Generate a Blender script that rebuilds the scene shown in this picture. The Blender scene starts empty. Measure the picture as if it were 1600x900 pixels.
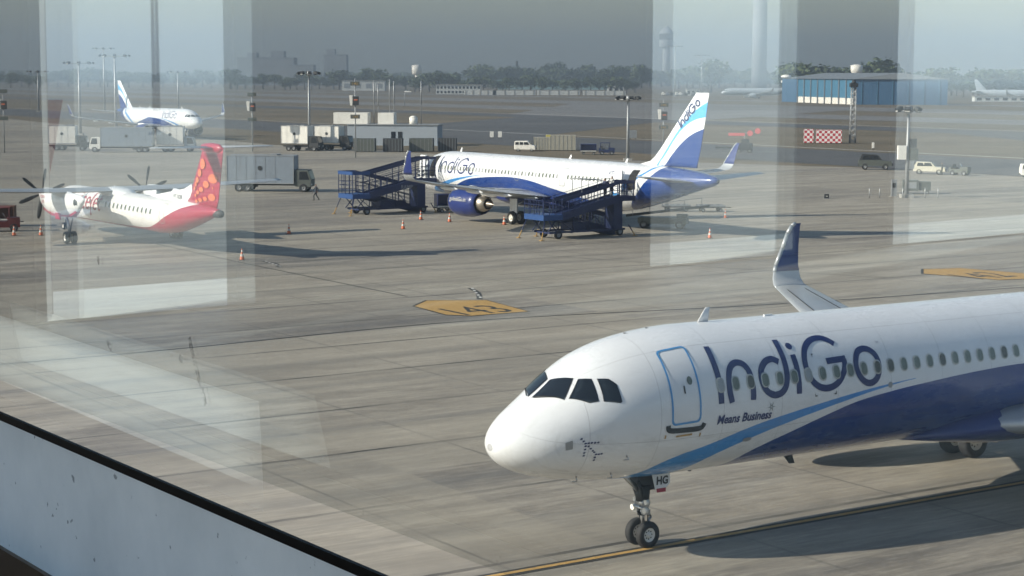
import bpy, bmesh, math, random
from math import sin, cos, pi, radians, sqrt, atan2, hypot
from mathutils import Vector, Matrix, noise
random.seed(7)
SC = bpy.context.scene
COL = SC.collection
HC = 13.03                       # camera height above the apron (m)
# ------------------------------------------------------------------ materials
def nodes_of(name):
    m = bpy.data.materials.new(name); m.use_nodes = True
    nt = m.node_tree; nt.nodes.clear()
    out = nt.nodes.new('ShaderNodeOutputMaterial')
    b = nt.nodes.new('ShaderNodeBsdfPrincipled'); nt.links.new(b.outputs[0], out.inputs[0])
    return m, nt, b
def N(nt, t, **k):
    n = nt.nodes.new(t)
    for a, v in k.items():
        if a.startswith('i_'): n.inputs[a[2:]].default_value = v
        else: setattr(n, a, v)
    return n
def math_(nt, op, a, b=None, c=None, clamp=False):
    n = nt.nodes.new('ShaderNodeMath'); n.operation = op; n.use_clamp = clamp
    for i, v in enumerate((a, b, c)):
        if v is None: continue
        if isinstance(v, (int, float)): n.inputs[i].default_value = v
        else: nt.links.new(v, n.inputs[i])
    return n.outputs[0]
def mixc(nt, f, a, b):
    n = nt.nodes.new('ShaderNodeMix'); n.data_type = 'RGBA'
    for s, v in ((0, f), (6, a), (7, b)):
        if isinstance(v, (int, float)): n.inputs[s].default_value = v
        elif isinstance(v, tuple): n.inputs[s].default_value = (*v[:3], 1)
        else: nt.links.new(v, n.inputs[s])
    return n.outputs[2]
def noise_(nt, vec, scale, detail=4, rough=.55):
    n = nt.nodes.new('ShaderNodeTexNoise'); n.inputs['Scale'].default_value = scale
    n.inputs['Detail'].default_value = detail; n.inputs['Roughness'].default_value = rough
    if vec is not None: nt.links.new(vec, n.inputs['Vector'])
    return n.outputs[0]
def ramp(nt, f, stops, interp='LINEAR'):
    n = nt.nodes.new('ShaderNodeValToRGB'); n.color_ramp.interpolation = interp
    e = n.color_ramp.elements
    while len(e) < len(stops): e.new(.5)
    for i, (p, c) in enumerate(stops):
        e[i].position = p; e[i].color = (c, c, c, 1) if isinstance(c, (int, float)) else (*c, 1)
    nt.links.new(f, n.inputs[0]); return n.outputs[0]
def mapping(nt, vec, scale=(1, 1, 1), rot=0, loc=(0, 0, 0)):
    n = nt.nodes.new('ShaderNodeMapping'); n.inputs['Scale'].default_value = scale
    n.inputs['Rotation'].default_value = (0, 0, rot); n.inputs['Location'].default_value = loc
    nt.links.new(vec, n.inputs[0]); return n.outputs[0]
_mc = {}
def mat(name, col, rough=.5, metal=0, var=.12, scale=2.0, coat=0, spec=.5, dirt=0):
    """plain surface with procedural tone variation and grime"""
    if name in _mc: return _mc[name]
    m, nt, b = nodes_of(name)
    tc = nt.nodes.new('ShaderNodeTexCoord')
    f = noise_(nt, tc.outputs['Object'], scale, 6, .6)
    lo = tuple(c*(1-var) for c in col); hi = tuple(min(1, c*(1+var)) for c in col)
    c = mixc(nt, f, lo, hi)
    if dirt:
        f2 = noise_(nt, mapping(nt, tc.outputs['Object'], (1, 1, .35)), scale*2.3, 5, .7)
        c = mixc(nt, ramp(nt, f2, [(.5, 0), (.75, dirt)]), c, (.06, .05, .04))
    nt.links.new(c, b.inputs['Base Color'])
    r = math_(nt, 'MULTIPLY_ADD', f, .2, rough-.1, clamp=True); nt.links.new(r, b.inputs['Roughness'])
    b.inputs['Metallic'].default_value = metal; b.inputs['Specular IOR Level'].default_value = spec
    b.inputs['Coat Weight'].default_value = coat; b.inputs['Coat Roughness'].default_value = .08
    _mc[name] = m; return m
WHITE = mat('aircraft_white_paint', (.78, .79, .80), .32, var=.03, scale=.6, coat=.5)
NAVY = mat('navy_paint', (.012, .028, .16), .35, var=.08, coat=.4)
DKNAVY = mat('dark_navy_letters', (.008, .022, .125), .4, var=.05)
LBLUE = mat('light_blue_paint', (.07, .30, .62), .35, var=.05, coat=.3)
GREYM = mat('grey_wing_metal', (.42, .44, .46), .35, .3, var=.08, scale=1.2)
STEEL = mat('bare_steel', (.5, .5, .5), .3, .85, var=.15, scale=5)
HOT = mat('exhaust_metal', (.42, .38, .33), .38, .9, var=.2, scale=3)
BLACK = mat('black_rubber', (.022, .022, .024), .75, var=.3, scale=6)
DARK = mat('dark_void', (.012, .013, .015), .8)
DKGLASS = mat('dark_glass', (.012, .016, .022), .06, var=.2, spec=.8)
CABGLASS = mat('cabin_window_glass', (.115, .135, .105), .15, var=.3, spec=.7)
FRAMEG = mat('window_surround_grey', (.42, .43, .41), .45, .3)
RAMPB = mat('boarding_ramp_blue', (.008, .020, .085), .5, var=.2, scale=3, dirt=.4)
RAMPL = mat('boarding_ramp_brighter_blue', (.014, .06, .20), .5, var=.15)
GALV = mat('galvanised_steel', (.33, .34, .35), .5, .4, var=.15, scale=3)
CONC = mat('cast_concrete', (.33, .32, .30), .85, var=.15, scale=1.5, dirt=.3)
TRKW = mat('truck_white', (.84, .81, .75), .5, var=.04, scale=1, dirt=.15)
TRKG = mat('truck_blue_grey', (.24, .28, .33), .5, var=.08, scale=1, dirt=.3)
CHASS = mat('dark_chassis', (.03, .032, .035), .7, var=.3)
RED = mat('red_paint', (.36, .008, .04), .38, var=.08, coat=.3)
ORANGE = mat('orange_paint', (.62, .15, .06), .5, var=.1)
YEL = mat('faded_yellow_marking', (.46, .28, .085), .8, var=.25, scale=2.5, dirt=.45)
BLKP = mat('black_marking_paint', (.035, .034, .032), .8, var=.3, scale=3)
WHTP = mat('white_marking_paint', (.62, .61, .57), .8, var=.2, scale=3)
OLIVE = mat('olive_grey_paint', (.09, .10, .09), .6, var=.2, dirt=.3)
# ------------------------------------------------------------------ mesh builder
class MB:
    def __init__(s): s.v = []; s.f = []; s.mi = []; s.sm = []; s.mats = []; s.cur = 0; s.smooth = False
    def m(s, mt):
        if mt not in s.mats: s.mats.append(mt)
        s.cur = s.mats.index(mt); return s
    def face(s, idx, sm=None):
        s.f.append(tuple(idx)); s.mi.append(s.cur); s.sm.append(s.smooth if sm is None else sm)
    def box(s, c, d, rz=0, ry=0, taper=1.0):
        M = Matrix.Translation(c) @ Matrix.Rotation(rz, 4, 'Z') @ Matrix.Rotation(ry, 4, 'Y')
        o = len(s.v)
        for z in (-.5, .5):
            t = taper if z > 0 else 1
            for x, y in ((-.5, -.5), (.5, -.5), (.5, .5), (-.5, .5)):
                s.v.append(tuple(M @ Vector((x*d[0]*t, y*d[1]*t, z*d[2]))))
        for q in ((0, 3, 2, 1), (4, 5, 6, 7), (0, 1, 5, 4), (1, 2, 6, 5), (2, 3, 7, 6), (3, 0, 4, 7)):
            s.face([o+i for i in q], False)
        return s
    def tube(s, a, b, r0, r1=None, n=8, cap=True):
        r1 = r0 if r1 is None else r1
        a = Vector(a); b = Vector(b); d = (b-a)
        if d.length < 1e-6: return s
        q = d.to_track_quat('Z', 'Y'); o = len(s.v)
        for p, r in ((a, r0), (b, r1)):
            for k in range(n):
                t = 2*pi*k/n
                s.v.append(tuple(p + q @ Vector((r*cos(t), r*sin(t), 0))))
        for k in range(n): s.face((o+k, o+(k+1) % n, o+n+(k+1) % n, o+n+k), n > 5)
        if cap:
            s.face([o+k for k in range(n)][::-1], False); s.face([o+n+k for k in range(n)], False)
        return s
    def path(s, pts, r, n=6):
        for i in range(len(pts)-1): s.tube(pts[i], pts[i+1], r, r, n)
        return s
    def rings(s, R, close=True, cap0=True, cap1=True, sm=True):
        o = len(s.v); n = len(R[0])
        for r in R: s.v.extend([tuple(p) for p in r])
        for i in range(len(R)-1):
            for k in range(n if close else n-1):
                s.face((o+i*n+k, o+i*n+(k+1) % n, o+(i+1)*n+(k+1) % n, o+(i+1)*n+k), sm)
        if cap0: s.face([o+k for k in range(n)][::-1], False)
        if cap1: s.face([o+(len(R)-1)*n+k for k in range(n)], False)
        return s
    def lathe(s, prof, c, axis='X', n=24, caps=(False, False)):
        """prof: (distance along axis, radius)"""
        R = []
        for x, r in prof:
            ring = []
            for k in range(n):
                t = 2*pi*k/n; u, v = r*cos(t), r*sin(t)
                if axis == 'X': p = (c[0]+x, c[1]+u, c[2]+v)
                elif axis == 'Y': p = (c[0]+u, c[1]+x, c[2]+v)
                else: p = (c[0]+u, c[1]+v, c[2]+x)
                ring.append(p)
            R.append(ring)
        return s.rings(R, True, *caps)
    def prism(s, poly, z0, z1, f=None):
        """poly 2D extruded; f maps (x,y,z)->3D"""
        f = f or (lambda x, y, z: (x, y, z)); o = len(s.v); n = len(poly)
        for z in (z0, z1): s.v.extend([tuple(f(x, y, z)) for x, y in poly])
        s.face([o+k for k in range(n)][::-1], False); s.face([o+n+k for k in range(n)], False)
        for k in range(n): s.face((o+k, o+(k+1) % n, o+n+(k+1) % n, o+n+k), False)
        return s
    def mesh(s, name):
        me = bpy.data.meshes.new(name); me.from_pydata(s.v, [], s.f)
        for m in s.mats: me.materials.append(m)
        me.polygons.foreach_set('material_index', s.mi); me.polygons.foreach_set('use_smooth', s.sm)
        me.validate(clean_customdata=False); me.update()
        bm = bmesh.new(); bm.from_mesh(me); bmesh.ops.recalc_face_normals(bm, faces=bm.faces); bm.to_mesh(me); bm.free()
        return me
    def build(s, name, parent=None, mt=None):
        if mt is not None:
            if not s.mats: s.mats = [mt]
        o = bpy.data.objects.new(name, s.mesh(name)); COL.objects.link(o); o.parent = parent; return o
def tag(o, label=None, cat=None, group=None, kind=None):
    if label: o['label'] = label
    if cat: o['category'] = cat
    if group: o['group'] = group
    if kind: o['kind'] = kind
    return o
def thing(name, label, cat, loc=(0, 0, 0), rz=0, group=None):
    o = bpy.data.objects.new(name, None); COL.objects.link(o); o.location = loc; o.rotation_euler = (0, 0, rz)
    o.empty_display_size = .2
    return tag(o, label, cat, group)
def inst(name, me, parent, loc=(0, 0, 0), rz=0, scale=(1, 1, 1)):
    o = bpy.data.objects.new(name, me); COL.objects.link(o); o.parent = parent; o.location = loc
    o.rotation_euler = (0, 0, rz); o.scale = scale; return o
def kids(o): return [c for c in bpy.data.objects if c.parent == o]
def copy_tree(o, parent=None):
    c = o.copy(); COL.objects.link(c); c.parent = parent
    for ch in kids(o): copy_tree(ch, c)
    return c
def dup(o, loc, rz=0, label=None, group=None, scale=None):
    c = copy_tree(o); c.location = loc; c.rotation_euler = (0, 0, rz)
    if scale: c.scale = (scale,)*3 if isinstance(scale, (int, float)) else scale
    if label: c['label'] = label
    if group: c['group'] = group
    return c
# ------------------------------------------------------------------ flat shapes wrapped onto curved skins
def text2d(s, size=1.0, ext=0, align='LEFT'):
    # ext thickens the strokes
    cu = bpy.data.curves.new('lettering', 'FONT'); cu.body = s; cu.size = size; cu.align_x = align
    cu.resolution_u = 3; cu.offset = ext
    o = bpy.data.objects.new('lettering', cu); COL.objects.link(o)
    dg = bpy.context.evaluated_depsgraph_get(); me = o.evaluated_get(dg).to_mesh()
    V = [(v.co.x, v.co.y) for v in me.vertices]; Fc = [tuple(p.vertices) for p in me.polygons]
    o.evaluated_get(dg).to_mesh_clear(); bpy.data.objects.remove(o); bpy.data.curves.remove(cu)
    return V, Fc
def stroke2d(pts, w, closed=False, sub=4):
    """ribbon along a smoothed centre line"""
    n = len(pts); P = []
    def pt(i): return pts[i % n] if closed else pts[max(0, min(n-1, i))]
    segs = n if closed else n-1
    for i in range(segs):
        p0, p1, p2, p3 = pt(i-1), pt(i), pt(i+1), pt(i+2)
        for k in range(sub):
            t = k/sub
            P.append(tuple(.5*((2*p1[j])+(-p0[j]+p2[j])*t+(2*p0[j]-5*p1[j]+4*p2[j]-p3[j])*t*t+(-p0[j]+3*p1[j]-3*p2[j]+p3[j])*t**3) for j in (0, 1)))
    if not closed: P.append(tuple(pts[-1]))
    m = len(P); V = []; Fc = []
    for i in range(m):
        a = P[(i-1) % m] if (closed or i > 0) else P[i]; b = P[(i+1) % m] if (closed or i < m-1) else P[i]
        dx, dy = b[0]-a[0], b[1]-a[1]; L = hypot(dx, dy) or 1
        V += [(P[i][0]-dy/L*w/2, P[i][1]+dx/L*w/2), (P[i][0]+dy/L*w/2, P[i][1]-dx/L*w/2)]
    for i in range(m if closed else m-1):
        j = (i+1) % m; Fc.append((2*i, 2*i+1, 2*j+1, 2*j))
    return V, Fc
def merge2d(L):
    V = []; Fc = []
    for v, f in L:
        o = len(V); V += v; Fc += [tuple(o+i for i in q) for q in f]
    return V, Fc
def poly2d(p): return list(p), [tuple(range(len(p)))]
def rrect(cx, cy, w, h, r, n=4):
    P = []
    for sx, sy, a0 in ((1, 1, 0), (-1, 1, 90), (-1, -1, 180), (1, -1, 270)):
        for k in range(n+1):
            t = radians(a0+90*k/n); P.append((cx+sx*(w/2-r)+r*cos(t), cy+sy*(h/2-r)+r*sin(t)))
    return P
def ellipse2d(cx, cy, rx, ry, n=16): return [(cx+rx*cos(2*pi*k/n), cy+ry*sin(2*pi*k/n)) for k in range(n)]
def wrap(name, V, Fc, fmap, parent, mt, step=(.4, .14), smooth=True):
    """cut the flat shape into a grid and lay it on a surface through fmap(u, v)"""
    bm = bmesh.new(); vs = [bm.verts.new((x, y, 0)) for x, y in V]
    for q in Fc:
        try: bm.faces.new([vs[i] for i in q])
        except ValueError: pass
    for ax in (0, 1):
        lo = min(v[ax] for v in V); hi = max(v[ax] for v in V); k = math.ceil(lo/step[ax])
        while k*step[ax] < hi:
            co = [0, 0, 0]; co[ax] = k*step[ax]; no = [0, 0, 0]; no[ax] = 1
            bmesh.ops.bisect_plane(bm, geom=bm.verts[:]+bm.edges[:]+bm.faces[:], dist=1e-6, plane_co=co, plane_no=no); k += 1
    bmesh.ops.triangulate(bm, faces=[f for f in bm.faces if len(f.verts) > 4])
    for v in bm.verts: v.co = fmap(v.co.x, v.co.y)
    me = bpy.data.meshes.new(name); bm.to_mesh(me); bm.free(); me.materials.append(mt)
    if smooth: me.polygons.foreach_set('use_smooth', [True]*len(me.polygons))
    o = bpy.data.objects.new(name, me); COL.objects.link(o); o.parent = parent; return o
def flatmark(name, V, Fc, mt, z, parent=None, rot=0, loc=(0, 0)):
    c, s = cos(rot), sin(rot)
    return wrap(name, V, Fc, lambda u, v: (loc[0]+c*u-s*v, loc[1]+s*u+c*v, z), parent, mt, (50, 50), False)
HAZE = .00046; SUN_EL = 27; SUN_Y = -.32; SKY = .085; SUN = 5.0; EXPO = 1.05
# ------------------------------------------------------------------ airliner
ZC = 4.1
ST = [(0,-.75,-.75,0),(.1,-.42,-1.02,.38),(.3,-.2,-1.22,.68),(.6,.05,-1.4,.95),(1.0,.3,-1.56,1.2),(1.5,.62,-1.7,1.4),(2.0,.98,-1.79,1.55),(2.5,1.3,-1.87,1.68),(3.0,1.55,-1.93,1.78),(4,1.85,-2.02,1.9),(5,2.0,-2.06,1.96),(6,2.07,-2.07,1.975),(8,2.07,-2.07,1.975),(30,2.07,-2.07,1.975),(32,2.07,-2.07,1.975),(34,2.05,-1.85,1.93),(36,2.03,-1.45,1.82),(38,1.98,-.95,1.6),(40,1.88,-.4,1.3),(42,1.7,.12,.93),(43.5,1.5,.5,.6),(44.3,1.32,.75,.33),(44.51,1.15,.92,.12)]
def pchip(xs, ys, x):
    n = len(xs)
    if x <= xs[0]: return ys[0]
    if x >= xs[-1]: return ys[-1]
    i = max(k for k in range(n-1) if xs[k] <= x)
    sl = lambda k: (ys[k+1]-ys[k])/(xs[k+1]-xs[k])
    def m(k):
        if k == 0: return sl(0)
        if k == n-1: return sl(n-2)
        a, b = sl(k-1), sl(k); return 0 if a*b <= 0 else 2*a*b/(a+b)
    h = xs[i+1]-xs[i]; t = (x-xs[i])/h
    return (2*t**3-3*t*t+1)*ys[i]+(t**3-2*t*t+t)*h*m(i)+(-2*t**3+3*t*t)*ys[i+1]+(t**3-t*t)*h*m(i+1)
class Body:
    """lofted fuselage: stations (a, top, bottom, half width) about height zc"""
    def __init__(s, st, zc):
        s.st = st; s.zc = zc; s.sx = [sqrt(q[0]) for q in st]
    def sec(s, a):
        q = sqrt(max(a, 0)); return tuple(pchip(s.sx, [r[k] for r in s.st], q) for k in (1, 2, 3))
    def pt(s, a, phi, off=0):
        t, b, w = s.sec(a); h = (t-b)/2
        n = Vector((0, -sin(phi)*h, cos(phi)*w)); n = n.normalized() if n.length > 1e-6 else Vector((-1, 0, 0))
        if a < 6:
            e = .02; t2, b2, w2 = s.sec(a+e)
            T = Vector((e, -(w2-w)*sin(phi), (t2+b2-t-b)/2+(t2-b2-t+b)/2*cos(phi)))
            C = Vector((0, -w*cos(phi), -h*sin(phi)))
            m = T.cross(C)
            if m.length > 1e-9:
                m.normalize(); n = m if m.dot(n) > 0 else -m
        return Vector((a, -w*sin(phi), s.zc+(t+b)/2+h*cos(phi)))+n*off
    def loft(s, avals, n, mt):
        mb = MB().m(mt); mb.rings([[s.pt(a, 2*pi*k/n) for k in range(n)] for a in avals], True, True, True); return mb
def curve_node(nt, fac, pts, x0, x1, y0, y1):
    n = nt.nodes.new('ShaderNodeFloatCurve'); c = n.mapping.curves[0]
    P = [((x-x0)/(x1-x0), (y-y0)/(y1-y0)) for x, y in pts]
    while len(c.points) < len(P): c.points.new(.5, .5)
    for i, p in enumerate(P): c.points[i].location = p; c.points[i].handle_type = 'AUTO'
    n.mapping.extend = 'HORIZONTAL'; n.mapping.update()
    nt.links.new(math_(nt, 'DIVIDE', math_(nt, 'SUBTRACT', fac, x0), x1-x0), n.inputs['Value'])
    return math_(nt, 'MULTIPLY_ADD', n.outputs[0], y1-y0, y0)
def gt(nt, a, b): return math_(nt, 'GREATER_THAN', a, b)
def lt(nt, a, b): return math_(nt, 'LESS_THAN', a, b)
def mul(nt, *a):
    r = a[0]
    for x in a[1:]: r = math_(nt, 'MULTIPLY', r, x)
    return r
PW = (.80, .81, .83); PB = (.04, .27, .66); PN = (.002, .040, .22)
def paint_finish(nt, b, col, tc):
    """panel seams, faint dirt and gloss of painted skin"""
    sx = nt.nodes.new('ShaderNodeSeparateXYZ'); nt.links.new(tc, sx.inputs[0])
    f = noise_(nt, mapping(nt, tc, (.35, 1, 1.2)), 1.4, 7, .65)
    col = mixc(nt, ramp(nt, f, [(.35, 0), (.8, .16)]), col, (.30, .29, .27))
    f3 = noise_(nt, mapping(nt, tc, (.5, 6, .9), loc=(2, 0, 0)), 1.6, 6, .7)
    low = ramp(nt, math_(nt, 'MULTIPLY_ADD', sx.outputs[2], -.25, 1.35), [(.25, .15), (.8, 1)])
    col = mixc(nt, mul(nt, ramp(nt, f3, [(.52, 0), (.72, .45)]), low), col, (.22, .20, .17))
    fr = math_(nt, 'FRACT', math_(nt, 'DIVIDE', sx.outputs[0], 2.1))
    seam = lt(nt, fr, .0065)
    ph = math_(nt, 'ARCTAN2', math_(nt, 'ABSOLUTE', sx.outputs[1]), math_(nt, 'SUBTRACT', sx.outputs[2], ZC))
    s2 = lt(nt, math_(nt, 'ABSOLUTE', math_(nt, 'SUBTRACT', ph, .62)), .0035)
    s3 = lt(nt, math_(nt, 'ABSOLUTE', math_(nt, 'SUBTRACT', ph, 1.95)), .0035)
    sm = math_(nt, 'MAXIMUM', seam, math_(nt, 'MAXIMUM', s2, s3))
    col = mixc(nt, math_(nt, 'MULTIPLY', sm, .5), col, (.16, .16, .17))
    nt.links.new(col, b.inputs['Base Color'])
    nt.links.new(math_(nt, 'MULTIPLY_ADD', f, .22, .17), b.inputs['Roughness'])
    b.inputs['Coat Weight'].default_value = .4; b.inputs['Coat Roughness'].default_value = .07
    bp = nt.nodes.new('ShaderNodeBump'); bp.inputs['Strength'].default_value = .12; bp.inputs['Distance'].default_value = .03
    nt.links.new(noise_(nt, mapping(nt, tc, (1.9, 1.2, 1.2)), 1.1, 3), bp.inputs['Height']); nt.links.new(bp.outputs[0], b.inputs['Normal'])
def livery(name, sh):
    """white hull, light blue ribbon and navy belly swoop; sh = station shift for a shorter hull"""
    m, nt, b = nodes_of(name); tc = nt.nodes.new('ShaderNodeTexCoord').outputs['Object']
    sx = nt.nodes.new('ShaderNodeSeparateXYZ'); nt.links.new(tc, sx.inputs[0]); a = sx.outputs[0]
    ph = math_(nt, 'ARCTAN2', math_(nt, 'ABSOLUTE', sx.outputs[1]), math_(nt, 'SUBTRACT', sx.outputs[2], ZC))
    s2 = lambda L, s=0: [(x-s, y) for x, y in L]
    top = curve_node(nt, a, s2([(3.0,3.2),(4.15,2.583),(4.87,2.29),(6.07,2.10),(7.41,1.90),(9.06,1.744),(9.65,1.70),(11.23,1.59),(12.04,1.546),(13.02,1.505),(13.6,1.485)]), 0, 20, 0, 3.4)
    bot = curve_node(nt, a, s2([(5.1,3.2),(5.81,2.6),(6.34,2.358),(7.53,2.09),(9.11,1.87),(9.7,1.805),(11.24,1.655),(12.04,1.588),(13.02,1.523),(13.6,1.495)]), 0, 20, 0, 3.4)
    k = 1 if not sh else .72
    nav = curve_node(nt, a, [(5.8,3.3),(7.18,2.755),(7.6,2.44),(8.23,2.232),(8.82,2.108),(9.23,2.031),(10.32,1.853),(11.38,1.719),(12.76,1.63),(14.34,1.56),(16.5,1.49),(18.2,1.465),(20.7-sh*.3,1.52),(24.5-sh*.5,1.80),(27.4-sh*.6,2.03),(30.3-sh*.8,2.3),(33.5-sh,3.2)], 0, 45, 0, 3.4)
    L1 = mul(nt, gt(nt, ph, top), lt(nt, ph, bot), lt(nt, a, 13.6))
    NV = mul(nt, gt(nt, ph, nav), gt(nt, a, 6.2), lt(nt, a, 33-sh))
    a2 = math_(nt, 'ADD', a, sh)
    rt = curve_node(nt, a2, [(31,3.2),(32.6,2.1),(33.5,1.7),(34.34,1.39),(35.5,1.11),(36.7,.8),(37.3,.4),(37.7,0)], 25, 45, 0, 3.4)
    rb = curve_node(nt, a2, [(32.4,3.2),(34,1.9),(35.2,1.5),(36.3,1.1),(37.3,.65),(38,0)], 25, 45, 0, 3.4)
    rn = curve_node(nt, a2, [(34,3.2),(35.3,2.2),(36.3,1.75),(37.1,1.3),(37.87,.84),(38.6,0)], 25, 45, 0, 3.4)
    L2 = mul(nt, gt(nt, ph, rt), lt(nt, ph, rb), gt(nt, a2, 31)); N2 = mul(nt, gt(nt, ph, rn), gt(nt, a2, 34))
    col = mixc(nt, math_(nt, 'MAXIMUM', L1, L2), PW, PB)
    col = mixc(nt, math_(nt, 'MAXIMUM', NV, N2), col, PN)
    paint_finish(nt, b, col, tc); return m
def fin_livery(sh):
    m, nt, b = nodes_of('tail_fin_paint'); tc = nt.nodes.new('ShaderNodeTexCoord').outputs['Object']
    sx = nt.nodes.new('ShaderNodeSeparateXYZ'); nt.links.new(tc, sx.inputs[0]); z = sx.outputs[2]
    a = math_(nt, 'ADD', sx.outputs[0], sh)
    c1 = curve_node(nt, z, [(5.4,36.6),(6.1,37.4),(7.29,38.44),(8.62,39.64),(9.88,41.07),(10.56,42.16),(11.02,43.17),(11.4,44)], 5, 12, 30, 46)
    c2 = curve_node(nt, z, [(5.4,37.0),(6.0,37.5),(6.49,38.03),(7.88,39.24),(8.94,40.44),(9.58,41.78),(9.8,42.88),(10.1,44)], 5, 12, 30, 46)
    c3 = curve_node(nt, z, [(5.0,36.3),(5.76,38.04),(6.68,39.01),(7.65,40.14),(8.34,41.25),(8.83,42.58),(9.2,44)], 5, 12, 30, 46)
    col = mixc(nt, mul(nt, gt(nt, a, c1), lt(nt, a, c2)), PW, (.09, .42, .80))
    col = mixc(nt, gt(nt, a, c3), col, PN)
    nt.links.new(col, b.inputs['Base Color']); b.inputs['Roughness'].default_value = .3; b.inputs['Coat Weight'].default_value = .5
    return m
LG = {'I' : [(6.203, 0.695), (6.188, 0.871), (6.193, 1.056), (6.205, 1.211), (6.204, 1.359), (6.204, 1.514)],
'n' : [(6.583, 1.517), (6.523, 1.358), (6.567, 1.178), (6.68, 1.062), (6.849, 1.000), (7.038, 0.992), (7.204, 1.033), (7.31, 1.126), (7.347, 1.247), (7.356, 1.398), (7.337, 1.515)],
'd' : [(8.457, 1.046), (8.252, 0.994), (8.005, 1.016), (7.803, 1.096), (7.712, 1.196), (7.72, 1.315), (7.845, 1.42), (8.083, 1.482), (8.335, 1.473), (8.516, 1.41), (8.62, 1.289), (8.661, 1.118), (8.667, 0.991), (8.664, 0.844), (8.668, 0.699)],
'i' : [(9.047, 0.962), (9.053, 1.101), (9.045, 1.257), (9.035, 1.375), (9.021, 1.509)],
'G' : [(10.724, 0.869), (10.57, 0.798), (10.352, 0.745), (10.063, 0.748), (9.776, 0.806), (9.54, 0.917), (9.415, 1.063), (9.405, 1.205), (9.505, 1.329), (9.71, 1.427), (9.985, 1.475), (10.27, 1.47), (10.544, 1.41), (10.751, 1.3), (10.855, 1.199), (10.875, 1.105)],
'Gbar' : [(10.95, 1.10), (10.2, 1.111)],
'o' : [(11.477, 1.026), (11.335, 1.125), (11.282, 1.245), (11.355, 1.361), (11.528, 1.447), (11.743, 1.482), (11.969, 1.449), (12.116, 1.36), (12.17, 1.25), (12.145, 1.135), (12.05, 1.053), (11.894, 1.001), (11.686, 0.988)]}
RR = 2.02
def logo2d(w=.17):
    L = []
    for k, p in LG.items():
        L.append(stroke2d([(a, -ph*RR) for a, ph in p], w*(1 if k != 'Gbar' else .95), k == 'o'))
    L.append(poly2d(ellipse2d(9.047, -.828*RR, .115, .115)))
    return merge2d(L)
def ribbon_ring(poly_o, poly_i):
    n = len(poly_o); return poly_o+poly_i, [(k, (k+1) % n, n+(k+1) % n, n+k) for k in range(n)]
def foil(chord, tc, n=10):
    """closed aerofoil outline, x 0..chord"""
    U = []; D = []
    for k in range(n+1):
        x = (1-cos(pi*k/n))/2
        y = 5*tc*(.2969*sqrt(x)-.126*x-.3516*x*x+.2843*x**3-.1015*x**4)
        U.append((x*chord, y*chord*1.05)); D.append((x*chord, -y*chord*.85))
    return U[::-1]+D[1:-1]
def surface(mb, secs, n=10):
    """secs: (LE point a,l,z ; chord; thickness ratio; normal dir in l-z plane (nl,nz))"""
    R = []
    for (a, l, z), ch, tc, (nl, nz) in secs:
        R.append([(a+x, -(l+y*nl), z+y*nz) for x, y in foil(ch, tc, n)])
    mb.rings(R, True, True, True); return mb
def wheel_mesh(r, w, mtr=None):
    mb = MB(); mb.m(BLACK)
    h = w/2
    mb.lathe([(-h*.75, r*.52), (-h, r*.66), (-h, r*.84), (-h*.8, r*.95), (-h*.45, r), (h*.45, r), (h*.8, r*.95), (h, r*.84), (h, r*.66), (h*.75, r*.52)], (0, 0, 0), 'Y', 28)
    tyre = mb.mesh('tyre')
    mb = MB(); mb.m(mtr or TRKW); rr = r*.53
    for sgn in (-1, 1):
        mb.lathe([(sgn*h*.76, rr), (sgn*h*.7, rr*.9), (sgn*h*.35, rr*.8), (sgn*h*.35, rr*.38), (sgn*h*.8, rr*.34), (sgn*h*.8, .001)], (0, 0, 0), 'Y', 20)
    mb.m(CHASS)
    for k in range(8):
        t = 2*pi*k/8
        for sgn in (-1, 1): mb.tube((rr*.58*cos(t), sgn*h*.34, rr*.58*sin(t)), (rr*.58*cos(t), sgn*h*.42, rr*.58*sin(t)), rr*.11, n=8)
    rim = mb.mesh('rim'); return tyre, rim
def fin_half(FS, a, z):
    z = max(FS[0][0], min(FS[-1][0]-.001, z))
    for p, q in zip(FS, FS[1:]):
        if p[0] <= z <= q[0]:
            t = (z-p[0])/(q[0]-p[0]); le = p[1]+(q[1]-p[1])*t; te = p[2]+(q[2]-p[2])*t; tc = p[3]+(q[3]-p[3])*t; break
    x = max(0, min(1, (a-le)/(te-le))); return 5*tc*(.2969*sqrt(x)-.126*x-.3516*x*x+.2843*x**3-.1015*x**4)*(te-le)*1.05
_wh = {}
def wheel(parent, loc, r, w, key='air', rz=0):
    k = (key, round(r, 3), round(w, 3))
    if k not in _wh: _wh[k] = wheel_mesh(r, w, {'air': TRKW, 'car': GALV}.get(key, TRKW))
    ty, rim = _wh[k]; o = inst('wheel', ty, parent, loc, rz); inst('rim', rim, o); return o
MESHC = {}
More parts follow.
